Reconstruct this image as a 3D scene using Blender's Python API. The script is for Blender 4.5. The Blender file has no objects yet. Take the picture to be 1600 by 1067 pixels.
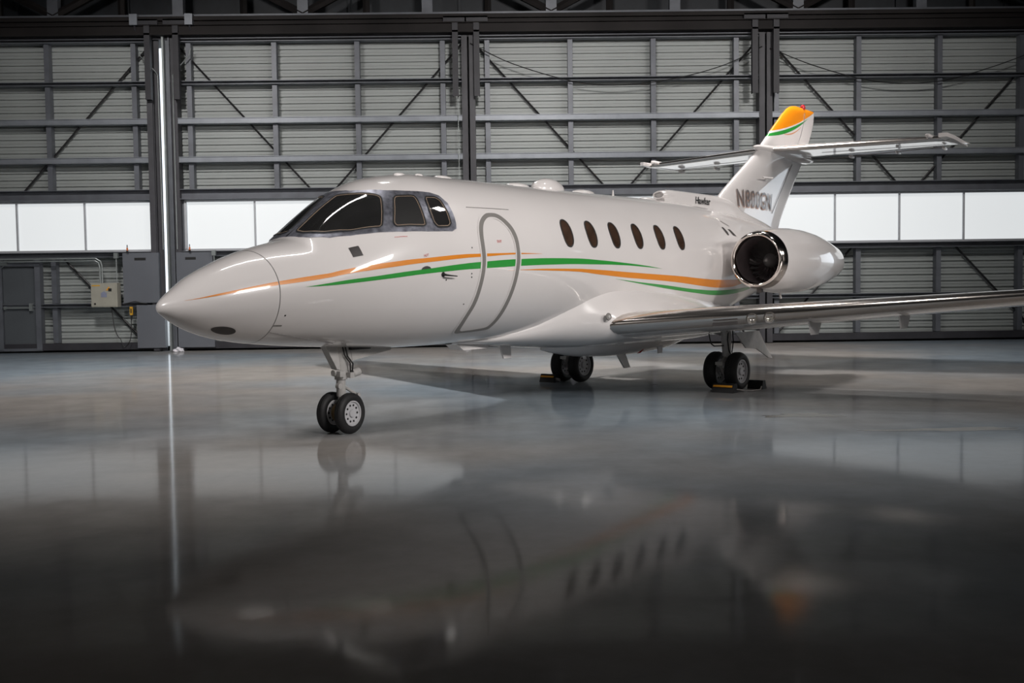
import bpy, bmesh, math, random
from mathutils import Vector, Matrix
random.seed(7)
SC = bpy.context.scene
COL = SC.collection

# ---------------------------------------------------------------- camera, world, lamps, exposure
SC.view_settings.view_transform = 'Standard'
SC.view_settings.look = 'None'
SC.view_settings.exposure = 0.0
SC.view_settings.gamma = 1.0
try: SC.view_settings.use_curve_mapping = False
except Exception: pass

F_PX = 1630.65
cam_d = bpy.data.cameras.new('camera'); cam = bpy.data.objects.new('camera', cam_d); COL.objects.link(cam)
cam_d.sensor_fit = 'HORIZONTAL'; cam_d.sensor_width = 36.0; cam_d.lens = F_PX*36.0/1600.0
cam_d.clip_start = .05; cam_d.clip_end = 300
def cam_axes(yaw, pitch, roll):
    fw = Vector((math.sin(yaw)*math.cos(pitch), math.cos(yaw)*math.cos(pitch), -math.sin(pitch)))
    rt = Vector((math.cos(yaw), -math.sin(yaw), 0)); up = rt.cross(fw)
    return rt*math.cos(roll)+up*math.sin(roll), -rt*math.sin(roll)+up*math.cos(roll), fw
r_, u_, f_ = cam_axes(math.radians(.7), 0.050387, -0.013142)
cam.matrix_world = Matrix(((r_.x,u_.x,-f_.x,0),(r_.y,u_.y,-f_.y,0),(r_.z,u_.z,-f_.z,1.539),(0,0,0,1)))
SC.camera = cam

world = bpy.data.worlds.new('daylight'); SC.world = world; world.use_nodes = True
bg = world.node_tree.nodes['Background']; bg.inputs[0].default_value = (.84,.92,1,1); bg.inputs[1].default_value = 1.9

YH = 0.8938176952360397            # heading of the aircraft against the door wall
JET_LOC = (-3.13303, 9.55222, 0)
def a2w(x, y, z):
    c, s = math.cos(YH), math.sin(YH)
    return Vector((c*x-s*y+JET_LOC[0], s*x+c*y+JET_LOC[1], z))

def area_lamp(name, loc, target, size, size_y, power, color=(1,1,1), spread=160):
    l = bpy.data.lights.new(name, 'AREA'); l.shape = 'RECTANGLE'; l.size = size; l.size_y = size_y
    l.energy = power; l.color = color; l.spread = math.radians(spread)
    o = bpy.data.objects.new(name, l); COL.objects.link(o); o.location = loc
    d = Vector(target)-Vector(loc)
    o.rotation_euler = d.to_track_quat('-Z','Y').to_euler()
    return o
LAMPS = [  # location, target, size x, size y, watts, spread
    ((15.0, 5.0, 7.5), (2.0, 15.5, 1.5), 2.4, 1.6, 118, 60),  # soft fill lamp, added to even the light on the cabin side
    ((7.0, 1.5, 7.5), (-1.0, 13.5, 1.6), 2.4, 1.6, 100, 50),  # soft fill lamp, added in front of the nose
    ((21.0, 13.0, 7.5), (7.0, 21.0, 2.0), 2.4, 1.6, 120, 60),  # soft fill lamp, added for the tail
    ((-7.5, 3.0, 8.0), (-3.5, 11.5, 1.4), 1.6, 1.0, 75, 60),  # smaller fill lamp, added left of the nose
    ((-8.0, 17.5, 9.6), (-8.0, 28.0, 4.0), 1.2, .5, 170, 90),  # wash light added for the left door leaf
    ((1.0, 17.5, 9.6), (1.0, 28.0, 4.0), 1.2, .5, 190, 90),  # wash light added for the middle door leaf
    ((9.0, 17.5, 9.6), (8.0, 28.0, 4.0), 1.2, .5, 150, 90),  # wash light added for the right door leaf
    ((-1.5, 18.5, 9.6), (-.8, 19.2, 0), 1.4, .5, 300, 100),
    ((5.55, 20.5, 9.6), (5.55, 20.7, 0), 1.2, .6, 270, 100),
    ((-8.5, 19.5, 9.6), (-8.5, 20.0, 0), 1.4, .5, 260, 100),
    ((-2.4, 13.3, 9.6), (-2.4, 13.35, 0), 4.0, .16, 60, 140),
    ((5.7, 13.9, 9.6), (5.7, 13.95, 0), 1.0, .4, 50, 120),
    ((-6.0, -20.0, 9.6), (-8.0, -30.0, 3.5), 1.6, .5, 500, 100),  # unseen lamp, added so the chrome mirrors a brighter front wall
    ((12.0, -20.0, 9.6), (14.0, -30.0, 3.5), 1.6, .5, 500, 100),  # unseen lamp, added to brighten the front wall for reflections
    ((38.0, 2.0, 9.6), (50.0, 2.0, 3.5), 1.6, .5, 500, 100),  # unseen lamp, added to brighten the right wall for reflections
]
for i, (lo, ta, sx, sy, w, sp) in enumerate(LAMPS):
    area_lamp('lamp_light', lo, ta, sx, sy, w, (1, .955, .925), sp)

# ---------------------------------------------------------------- materials
def mat(name, col, rough=.5, metal=0.0, coat=0.0, noise=0.0, nscale=4.0, bump=0.0, bscale=30.0, spec=.5, emit=None, estr=0.0, coatr=.03):
    m = bpy.data.materials.new(name); m.use_nodes = True
    nt = m.node_tree; b = nt.nodes['Principled BSDF']
    b.inputs['Base Color'].default_value = (*col, 1); b.inputs['Roughness'].default_value = rough
    b.inputs['Metallic'].default_value = metal; b.inputs['Coat Weight'].default_value = coat
    b.inputs['Coat Roughness'].default_value = coatr; b.inputs['Specular IOR Level'].default_value = spec
    tc = nt.nodes.new('ShaderNodeTexCoord')
    if noise:
        n = nt.nodes.new('ShaderNodeTexNoise'); n.inputs['Scale'].default_value = nscale; n.inputs['Detail'].default_value = 5
        nt.links.new(tc.outputs['Object'], n.inputs['Vector'])
        r = nt.nodes.new('ShaderNodeValToRGB')
        r.color_ramp.elements[0].position = .3; r.color_ramp.elements[1].position = .7
        r.color_ramp.elements[0].color = (*[c*(1-noise) for c in col], 1)
        r.color_ramp.elements[1].color = (*[min(1, c*(1+noise)) for c in col], 1)
        nt.links.new(n.outputs['Fac'], r.inputs['Fac']); nt.links.new(r.outputs['Color'], b.inputs['Base Color'])
    if bump:
        n2 = nt.nodes.new('ShaderNodeTexNoise'); n2.inputs['Scale'].default_value = bscale
        nt.links.new(tc.outputs['Object'], n2.inputs['Vector'])
        bp = nt.nodes.new('ShaderNodeBump'); bp.inputs['Strength'].default_value = bump; bp.inputs['Distance'].default_value = .02
        nt.links.new(n2.outputs['Fac'], bp.inputs['Height']); nt.links.new(bp.outputs['Normal'], b.inputs['Normal'])
    if emit:
        b.inputs['Emission Color'].default_value = (*emit, 1); b.inputs['Emission Strength'].default_value = estr
    return m
M = {}
M['paint'] = mat('white_paint', (.70,.67,.66), .28, coat=1.0, noise=.015, nscale=1.5)
M['orange'] = mat('orange_paint', (.72,.24,.02), .3, coat=.6, noise=.02)
M['green'] = mat('green_paint', (.028,.30,.045), .3, coat=.6, noise=.02)
M['outline'] = mat('door_outline_grey', (.20,.19,.18), .4, noise=.05)
M['chrome'] = mat('polished_metal', (.74,.69,.65), .20, metal=1.0, noise=.04, nscale=3)
M['lipmetal'] = mat('intake_metal', (.72,.66,.62), .1, metal=1.0, noise=.03)
M['frame'] = mat('brushed_frame_metal', (.33,.34,.40), .36, metal=.85, noise=.45, nscale=14)
M['glass'] = mat('dark_glass', (.022,.022,.022), .03, coat=1.0, noise=.3, nscale=2, spec=.8)
M['cabglass'] = mat('brown_cabin_glass', (.055,.032,.022), .08, coat=1.0, noise=.3, nscale=6)
M['open'] = mat('dark_open_window', (.004,.004,.004), .6, noise=.2)  # black panel stands in for the shaded cockpit behind the open window
M['seal'] = mat('tan_seal', (.30,.22,.16), .5, noise=.1)
M['rim'] = mat('dark_window_rim', (.03,.03,.03), .35, noise=.1)
M['radome_black'] = mat('dark_panel', (.05,.045,.045), .45, noise=.2, nscale=8)
M['intake'] = mat('intake_duct', (.16,.13,.135), .35, metal=.4, noise=.15)
M['fan'] = mat('fan_titanium', (.30,.29,.29), .35, metal=.6, noise=.1)
M['rubber'] = mat('tyre_rubber', (.010,.010,.011), .62, noise=.25, nscale=12, bump=.1)
M['hub'] = mat('wheel_white', (.50,.50,.52), .4, noise=.08)
M['hubgold'] = mat('wheel_inner_gold', (.20,.14,.07), .45, metal=.5, noise=.2)
M['gear'] = mat('gear_paint', (.42,.41,.40), .4, noise=.1, nscale=10)
M['black'] = mat('black_part', (.012,.012,.012), .5, noise=.2)
M['red'] = mat('red_lens', (.35,.01,.015), .2, coat=.6, noise=.05)
M['redtext'] = mat('red_lettering', (.55,.18,.18), .5, noise=.05)
M['regtext'] = mat('grey_lettering', (.16,.14,.14), .35, coat=.4, noise=.03)
M['regshadow'] = mat('peach_lettering_edge', (.62,.36,.25), .35, noise=.03)
M['lens'] = mat('clear_lens', (.5,.48,.45), .08, metal=.7, coat=1, noise=.1)
M['gap'] = mat('panel_gap', (.22,.21,.21), .6, noise=.05)
# hangar
M['sheet'] = mat('ribbed_sheet', (.325,.35,.345), .5, noise=.06, nscale=.7)
M['steel'] = mat('grey_steel', (.125,.135,.155), .45, metal=.15, noise=.16, nscale=2.5)
M['post'] = mat('post_steel', (.065,.065,.073), .5, noise=.2, nscale=2, spec=.3)
M['steel_d'] = mat('dark_steel', (.04,.04,.046), .5, noise=.2, nscale=2, spec=.25)
M['steel_l'] = mat('light_steel', (.23,.25,.28), .42, metal=.2, noise=.12, nscale=3)
M['header'] = mat('header_steel', (.018,.016,.016), .6, noise=.35, nscale=.8, spec=.15)
M['panelgrey'] = mat('grey_panel', (.13,.14,.16), .42, noise=.06, nscale=1.5)
M['doorgrey'] = mat('door_grey', (.085,.095,.105), .45, noise=.08, nscale=1.5)
M['rod'] = mat('black_rod', (.012,.012,.013), .5, noise=.1)
M['roof'] = mat('roof_sheet', (.02,.024,.03), .6, noise=.15)
M['winframe'] = mat('pale_window_frame', (.48,.50,.53), .45, noise=.05)
M['apron'] = mat('outdoor_apron', (.3,.3,.29), .8, noise=.1)
M['wallpaint'] = mat('painted_wall', (.42,.40,.38), .6, noise=.05, nscale=.4)
M['pane'] = mat('translucent_pane', (.35,.36,.36), .5, noise=.02, nscale=.5, emit=(.95,.985,1.0), estr=.66)
M['box'] = mat('beige_box', (.34,.33,.28), .45, noise=.06)
M['galv'] = mat('galvanised_pipe', (.30,.33,.33), .4, metal=.5, noise=.1)
M['cable'] = mat('black_cable', (.01,.01,.01), .5, noise=.1)
M['yellow'] = mat('yellow_stripe', (.75,.33,.02), .5, noise=.1)
M['ygrip'] = mat('yellow_grip', (.60,.33,.03), .5, noise=.1)
M['sticker'] = mat('blue_label', (.22,.24,.33), .5, noise=.1)
M['orangeglass'] = mat('orange_beacon', (.65,.16,.04), .3, noise=.1)
M['cloth'] = mat('white_cloth', (.75,.75,.8), .8, noise=.05)
M['whiterope'] = mat('rope', (.30,.28,.27), .8, noise=.2, nscale=30)
M['lampglow'] = mat('lamp_glow', (.9,.9,.9), .5, noise=.01, emit=(1,.95,.9), estr=6)
M['stain'] = mat('floor_stain', (.11,.105,.09), .22, noise=.3, nscale=3)

def floor_mat():
    m = bpy.data.materials.new('polished_floor'); m.use_nodes = True; nt = m.node_tree; N = nt.nodes; L = nt.links
    b = N['Principled BSDF']; tc = N.new('ShaderNodeTexCoord')
    n1 = N.new('ShaderNodeTexNoise'); n1.inputs['Scale'].default_value = .11; n1.inputs['Detail'].default_value = 3
    L.new(tc.outputs['Object'], n1.inputs['Vector'])
    r1 = N.new('ShaderNodeValToRGB'); r1.color_ramp.elements[0].position = .42; r1.color_ramp.elements[1].position = .58
    r1.color_ramp.elements[0].color = (.32,.30,.28,1); r1.color_ramp.elements[1].color = (.23,.275,.315,1)
    L.new(n1.outputs['Fac'], r1.inputs['Fac'])
    n2 = N.new('ShaderNodeTexNoise'); n2.inputs['Scale'].default_value = 1.4; n2.inputs['Detail'].default_value = 8; n2.inputs['Roughness'].default_value = .65
    L.new(tc.outputs['Object'], n2.inputs['Vector'])
    r2 = N.new('ShaderNodeValToRGB'); r2.color_ramp.elements[0].position = .3; r2.color_ramp.elements[1].position = .75
    r2.color_ramp.elements[0].color = (.8,.8,.8,1); r2.color_ramp.elements[1].color = (1.12,1.12,1.12,1)
    L.new(n2.outputs['Fac'], r2.inputs['Fac'])
    mx = N.new('ShaderNodeMix'); mx.data_type = 'RGBA'; mx.blend_type = 'MULTIPLY'; mx.inputs[0].default_value = 1
    L.new(r1.outputs['Color'], mx.inputs[6]); L.new(r2.outputs['Color'], mx.inputs[7]); L.new(mx.outputs[2], b.inputs['Base Color'])
    mr = N.new('ShaderNodeMapRange'); mr.inputs[3].default_value = .04; mr.inputs[4].default_value = .12
    L.new(n2.outputs['Fac'], mr.inputs[0])
    n3 = N.new('ShaderNodeTexNoise'); n3.inputs['Scale'].default_value = 2.2; n3.inputs['Detail'].default_value = 3
    L.new(tc.outputs['Object'], n3.inputs['Vector'])
    bp = N.new('ShaderNodeBump'); bp.inputs['Strength'].default_value = .03; bp.inputs['Distance'].default_value = .02
    L.new(n3.outputs['Fac'], bp.inputs['Height'])
    df = N.new('ShaderNodeBsdfDiffuse'); gl = N.new('ShaderNodeBsdfGlossy'); mxs = N.new('ShaderNodeMixShader')
    fr = N.new('ShaderNodeFresnel'); fr.inputs['IOR'].default_value = 1.26
    ml = N.new('ShaderNodeMath'); ml.operation = 'MULTIPLY'; ml.inputs[1].default_value = .56
    L.new(fr.outputs[0], ml.inputs[0]); L.new(ml.outputs[0], mxs.inputs[0])
    L.new(mx.outputs[2], df.inputs['Color']); L.new(mr.outputs[0], gl.inputs['Roughness']); L.new(bp.outputs['Normal'], gl.inputs['Normal'])
    L.new(df.outputs[0], mxs.inputs[1]); L.new(gl.outputs[0], mxs.inputs[2])
    N.remove(b); L.new(mxs.outputs[0], N['Material Output'].inputs['Surface'])
    return m
M['floor'] = floor_mat()

def fin_mat():
    """white paint with the orange cap, green band and thin orange pinstripe of the fin tip (curves in the fin's own x, z)"""
    m = mat('fin_paint', (.70,.67,.66), .28, coat=1.0); nt = m.node_tree; N = nt.nodes; L = nt.links
    b = N['Principled BSDF']; tc = N.new('ShaderNodeTexCoord'); sp = N.new('ShaderNodeSeparateXYZ'); L.new(tc.outputs['Object'], sp.inputs[0])
    def mth(op, a, c):
        n = N.new('ShaderNodeMath'); n.operation = op
        for i, v in enumerate((a, c)):
            if isinstance(v, (int, float)): n.inputs[i].default_value = v
            else: L.new(v, n.inputs[i])
        return n.outputs[0]
    t = mth('SUBTRACT', sp.outputs['X'], 14.0)
    def quad(a, b_, c): return mth('ADD', mth('ADD', mth('MULTIPLY', mth('MULTIPLY', t, t), a), mth('MULTIPLY', t, b_)), c)
    z = sp.outputs['Z']
    above = lambda q: mth('GREATER_THAN', z, q)
    band = lambda lo, hi: mth('MULTIPLY', above(lo), mth('LESS_THAN', z, hi))
    o_cap = above(quad(.048,.247,4.619))
    gr = band(quad(.095,.272,4.515), quad(.042,.255,4.589))
    thin = mth('MULTIPLY', band(quad(.30,.16,4.462), quad(.24,.18,4.482)), band(0, 9))
    thin = mth('MULTIPLY', thin, mth('MULTIPLY', mth('GREATER_THAN', t, -.25), mth('LESS_THAN', t, .62)))
    cur = None
    last = (.70,.67,.66,1)
    for msk, c in ((o_cap,(.85,.27,.008,1)), (gr,(.028,.30,.045,1)), (thin,(.62,.22,.06,1))):
        mx = N.new('ShaderNodeMix'); mx.data_type = 'RGBA'; L.new(msk, mx.inputs[0])
        if cur is None: mx.inputs[6].default_value = last
        else: L.new(cur, mx.inputs[6])
        mx.inputs[7].default_value = c; cur = mx.outputs[2]
    L.new(cur, b.inputs['Base Color'])
    return m
M['fin'] = fin_mat()

# ---------------------------------------------------------------- helpers
def link(name, me, parent=None, label=None, cat=None, group=None, kind=None):
    o = bpy.data.objects.new(name, me); COL.objects.link(o)
    if parent: o.parent = parent
    if label: o['label'] = label
    if cat: o['category'] = cat
    if group: o['group'] = group
    if kind: o['kind'] = kind
    return o
def obj(name, bm, mats, parent=None, smooth=False, angle=None, **kw):
    if not isinstance(mats, (list, tuple)): mats = [mats]
    bmesh.ops.recalc_face_normals(bm, faces=bm.faces)
    me = bpy.data.meshes.new(name); bm.to_mesh(me); bm.free()
    for m in mats: me.materials.append(M[m] if isinstance(m, str) else m)
    if smooth:
        for p in me.polygons: p.use_smooth = True
        if angle is not None:
            try: me.set_sharp_from_angle(angle=math.radians(angle))
            except Exception: pass
    return link(name, me, parent, **kw)
def empty(name, loc=(0,0,0), rz=0, **kw):
    o = link(name, None, **kw); o.location = loc; o.rotation_euler = (0,0,rz); o.empty_display_size = .2
    return o
def box(bm, x0, x1, y0, y1, z0, z1, mi=0):
    v = [bm.verts.new(p) for p in ((x0,y0,z0),(x1,y0,z0),(x1,y1,z0),(x0,y1,z0),(x0,y0,z1),(x1,y0,z1),(x1,y1,z1),(x0,y1,z1))]
    for f in ((0,3,2,1),(4,5,6,7),(0,1,5,4),(1,2,6,5),(2,3,7,6),(3,0,4,7)):
        bm.faces.new([v[i] for i in f]).material_index = mi
def hbeam(bm, x0, x1, y0, y1, z0, z1, t=.018, axis='x', mi=0):
    """I / channel section running along x or z, web in the x-z plane, flanges facing the room"""
    if axis == 'x':
        box(bm, x0, x1, y0, y1, z0, z0+t, mi); box(bm, x0, x1, y0, y1, z1-t, z1, mi); box(bm, x0, x1, (y0+y1)/2-t/2, (y0+y1)/2+t/2, z0+t, z1-t, mi)
    else:
        box(bm, x0, x0+t, y0, y1, z0, z1, mi); box(bm, x1-t, x1, y0, y1, z0, z1, mi); box(bm, x0+t, x1-t, y0, y0+t, z0, z1, mi)
def tube(bm, pts, r, seg=8, mi=0, cap=True):
    pts = [Vector(p) for p in pts]; rs = r if isinstance(r, (list, tuple)) else [r]*len(pts)
    rings = []; ref = None
    for i, p in enumerate(pts):
        d = (pts[min(i+1, len(pts)-1)]-pts[max(i-1, 0)]).normalized()
        if ref is None: ref = Vector((0,0,1)) if abs(d.z) < .9 else Vector((1,0,0))
        a = d.cross(ref).normalized(); b = a.cross(d).normalized(); ref = b
        rings.append([bm.verts.new(p+(a*math.cos(2*math.pi*k/seg)+b*math.sin(2*math.pi*k/seg))*rs[i]) for k in range(seg)])
    for i in range(len(rings)-1):
        for k in range(seg):
            f = bm.faces.new((rings[i][k], rings[i][(k+1)%seg], rings[i+1][(k+1)%seg], rings[i+1][k])); f.material_index = mi
    if cap:
        for rg in (rings[0], rings[-1]):
            try: bm.faces.new(rg).material_index = mi
            except Exception: pass
def lathe(bm, prof, origin, axis, seg=32, mi=0, closed=False):
    """prof: (distance along axis, radius)"""
    ax = Vector(axis).normalized(); ref = Vector((0,0,1)) if abs(ax.z) < .9 else Vector((1,0,0))
    a = ax.cross(ref).normalized(); b = ax.cross(a).normalized(); O = Vector(origin); rings = []
    for s, r in prof:
        if r < 1e-5: rings.append([bm.verts.new(O+ax*s)])
        else: rings.append([bm.verts.new(O+ax*s+(a*math.cos(2*math.pi*k/seg)+b*math.sin(2*math.pi*k/seg))*r) for k in range(seg)])
    n = len(rings); rng = range(n if closed else n-1)
    for i in rng:
        A, B = rings[i], rings[(i+1)%n]
        m_ = mi[i] if isinstance(mi, (list, tuple)) else mi
        for k in range(seg):
            k2 = (k+1) % seg
            if len(A) == 1 and len(B) == 1: continue
            if len(A) == 1: f = bm.faces.new((A[0], B[k], B[k2]))
            elif len(B) == 1: f = bm.faces.new((A[k], A[k2], B[0]))
            else: f = bm.faces.new((A[k], A[k2], B[k2], B[k]))
            f.material_index = m_
def loft(bm, rings, closed=True, mi=0, caps=(False, False)):
    vs = [[bm.verts.new(p) for p in r] for r in rings]; n = len(vs[0])
    for i in range(len(vs)-1):
        for k in range(n if closed else n-1):
            k2 = (k+1) % n
            f = bm.faces.new((vs[i][k], vs[i][k2], vs[i+1][k2], vs[i+1][k])); f.material_index = mi(i, k) if callable(mi) else mi
    for c, rg in zip(caps, (vs[0], vs[-1])):
        if c:
            try: bm.faces.new(rg)
            except Exception: pass
    return vs
def prism(bm, poly, d, mi=0):
    """poly of 3D points extruded by vector d"""
    d = Vector(d); a = [bm.verts.new(Vector(p)) for p in poly]; b = [bm.verts.new(Vector(p)+d) for p in poly]
    bm.faces.new(a).material_index = mi; bm.faces.new(list(reversed(b))).material_index = mi
    n = len(a)
    for i in range(n): bm.faces.new((a[i], a[(i+1)%n], b[(i+1)%n], b[i])).material_index = mi
def ball(bm, c, r, sx=1, sy=1, sz=1, u=16, v=10, mi=0):
    mtx = Matrix.Translation(c) @ Matrix.Diagonal((sx, sy, sz, 1))
    g = bmesh.ops.create_uvsphere(bm, u_segments=u, v_segments=v, radius=r, matrix=mtx)
    for vv in g['verts']:
        for f in vv.link_faces: f.material_index = mi

# ---- fuselage surface
def pchip(tab, x):
    n = len(tab)
    if x <= tab[0][0]: return tab[0][1]
    if x >= tab[-1][0]: return tab[-1][1]
    k = 0
    while x > tab[k+1][0]: k += 1
    def sl(i): return (tab[i+1][1]-tab[i][1])/(tab[i+1][0]-tab[i][0])
    def m(i):
        if i == 0: return sl(0)
        if i == n-1: return sl(n-2)
        a, b = sl(i-1), sl(i)
        if a*b <= 0: return 0.0
        h0, h1 = tab[i][0]-tab[i-1][0], tab[i+1][0]-tab[i][0]
        w1, w2 = 2*h1+h0, h1+2*h0
        return (w1+w2)/(w1/a+w2/b)
    h = tab[k+1][0]-tab[k][0]; t = (x-tab[k][0])/h
    a, b = tab[k][1], tab[k+1][1]; ma, mb = m(k)*h, m(k+1)*h
    return a*(2*t**3-3*t*t+1)+ma*(t**3-2*t*t+t)+b*(3*t*t-2*t**3)+mb*(t**3-t*t)
# fuselage tables: distance aft of the nose -> roof height, keel height, half width, waist height
F_TOP = [(.025,1.405),(.029,1.427),(.038,1.446),(.06,1.471),(.10,1.504),(.2,1.572),(.42,1.716),(.635,1.815),(.92,1.925),(1.19,2.002),(1.42,2.055),(1.53,2.085),(1.62,2.15),(2.04,2.47),(2.27,2.62),(2.55,2.75),(2.9,2.825),(3.28,2.868),(4.0,2.875),(6,2.882),(9.0,2.90),(10,2.88),(11,2.82),(12,2.74),(13,2.64),(14,2.48),(14.5,2.34)]
F_BOT = [(.025,1.405),(.029,1.384),(.038,1.366),(.06,1.348),(.10,1.322),(.2,1.260),(.365,1.178),(.61,1.10),(.89,1.047),(1.18,1.013),(1.54,.98),(1.89,.955),(2.4,.92),(3.0,.891),(3.5,.885),(9.0,.90),(9.8,.94),(10.6,1.05),(11.5,1.22),(12.5,1.43),(13.5,1.76),(14.2,2.1),(14.5,2.3)]
F_WID = [(.025,0),(.029,.024),(.038,.045),(.06,.074),(.10,.115),(.2,.205),(.42,.33),(.635,.42),(.92,.52),(1.19,.6),(1.54,.69),(1.89,.765),(2.4,.86),(3.0,.93),(3.6,.965),(4.2,.975),(9.2,.975),(10,.93),(10.8,.83),(11.8,.65),(12.8,.44),(13.8,.22),(14.3,.11),(14.5,.02)]
F_ZC = [(0,1.405),(.2,1.42),(.6,1.47),(1.2,1.55),(1.9,1.67),(2.6,1.78),(3.4,1.86),(4.2,1.88),(9,1.90),(11,2.05),(13,2.25),(14.5,2.32)]
def fus(x, th, off=0.0):
    """point on the fuselage skin; th in radians from the port waist line (0) over the roof (pi/2) to starboard (pi), keel at -pi/2"""
    zt, zb, w, zc = pchip(F_TOP,x), pchip(F_BOT,x), pchip(F_WID,x), pchip(F_ZC,x)
    c, s = math.cos(th), math.sin(th)
    h = (zt-zc) if s >= 0 else (zc-zb)
    return (x, -w*c, zc+h*s)
def fus_n(x, th):
    e = 1e-3
    a, b = fus(x+e,th), fus(x-e,th); c, d = fus(x,th+e), fus(x,th-e)
    u = [a[i]-b[i] for i in range(3)]; v = [c[i]-d[i] for i in range(3)]
    n = (u[1]*v[2]-u[2]*v[1], u[2]*v[0]-u[0]*v[2], u[0]*v[1]-u[1]*v[0])
    l = math.sqrt(sum(q*q for q in n)) or 1
    n = [q/l for q in n]
    p = fus(x,th); zc = pchip(F_ZC,x)
    if n[1]*p[1]+n[2]*(p[2]-zc) < 0: n = [-q for q in n]
    return n
def fpt(x, th, off):
    p, n = fus(x,th), fus_n(x,th)
    return (p[0]+n[0]*off, p[1]+n[1]*off, p[2]+n[2]*off)

# ---------------------------------------------------------------- the hangar shell
bm = bmesh.new(); box(bm, -40, 50, -30, 28.6, -.3, 0); obj('floor', bm, 'floor', kind='structure')
bm = bmesh.new(); box(bm, -60, 90, 28.62, 90, -.3, -.01); obj('floor_outside', bm, 'apron', kind='structure')
bm = bmesh.new(); box(bm, -40, 50, -30, 29.2, 11.6, 11.8)
for k in range(40): box(bm, -40, 50, -29+k*1.5, -28.9+k*1.5, 11.45, 11.6)
obj('ceiling', bm, 'roof', kind='structure')
bm = bmesh.new(); box(bm, -40.2, -40, -30, 28.6, 0, 11.6); obj('wall_left', bm, 'roof', kind='structure')
bm = bmesh.new(); box(bm, 50, 50.2, -30, 28.6, 0, 11.6); obj('wall_right', bm, 'wallpaint', kind='structure')
bm = bmesh.new(); box(bm, -40, 50, -30.2, -30, 0, 11.6); obj('wall_front', bm, 'wallpaint', kind='structure')
# wall over the doors: ribbed cladding behind the truss
bm = bmesh.new(); box(bm, -40, 50, 29.0, 29.1, 8.3, 11.6)
for k in range(30): box(bm, -40+3.0*k, -39.93+3.0*k, 28.9, 29.0, 8.3, 11.6)
obj('wall_back', bm, 'roof', kind='structure')
YW = 28.0
# header: track beam with ledges, running the whole width
bm = bmesh.new()
box(bm, -40, 50, 27.60, 28.9, 8.62, 8.72); box(bm, -40, 50, 27.70, 27.74, 8.30, 8.62); box(bm, -40, 50, 27.62, 27.80, 8.50, 8.53)
box(bm, -40, 50, 27.64, 27.80, 8.26, 8.31)
obj('trim_1', bm, 'header', kind='structure')
bm = bmesh.new(); box(bm, -40, 50, 27.9, 28.9, 8.20, 8.60); obj('trim_2', bm, 'steel_d', kind='structure')
# lower edge of the doors / floor channel
bm = bmesh.new(); box(bm, -40, 50, 28.25, 28.5, 0, .12); obj('trim_3', bm, 'black', kind='structure')

# roof truss above the header
for (lx, wv) in ((-11.5,.3),(-8.15,.3),(-4.75,.3),(-1.5,.34),(1.85,.3),(5.1,.3),(8.35,.3),(11.6,.3)):
    pass
bm = bmesh.new()
box(bm, -40, 50, 27.9, 28.15, 10.6, 10.8); box(bm, -40, 50, 27.88, 28.18, 8.72, 8.84)
xs = [-21.4+3.27*k for k in range(18)]
for i, x in enumerate(xs):
    hbeam(bm, x-.14, x+.14, 27.9, 28.12, 8.84, 10.6, .02, 'z')
obj('trim_4', bm, 'steel', kind='structure')
bm = bmesh.new()
for i, x in enumerate(xs[:-1]):
    a, b = ((x, 28.0, 8.85), (x+3.27, 28.0, 10.55)) if i % 2 else ((x, 28.0, 10.55), (x+3.27, 28.0, 8.85))
    tube(bm, [a, b], .11, 6)
    tube(bm, [(x+1.6, 28.5, 8.8), (x+1.6, 28.5, 11.4)], .10, 6)
obj('trim_5', bm, 'header', kind='structure')
# secondary trusses receding into the hangar
for n, yy in enumerate((21.5, 15.0, 8.5, 2.0)):
    bm = bmesh.new(); box(bm, -40, 50, yy-.12, yy+.12, 11.25, 11.45); box(bm, -40, 50, yy-.12, yy+.12, 10.1, 10.25)
    for k in range(27):
        x = -40+3.3*k; tube(bm, [(x, yy, 10.2), (x+1.65, yy, 11.3)], .05, 6); tube(bm, [(x+1.65, yy, 11.3), (x+3.3, yy, 10.2)], .05, 6)
    obj('trim_%d' % (6+n), bm, 'steel_d', kind='structure')

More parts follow.
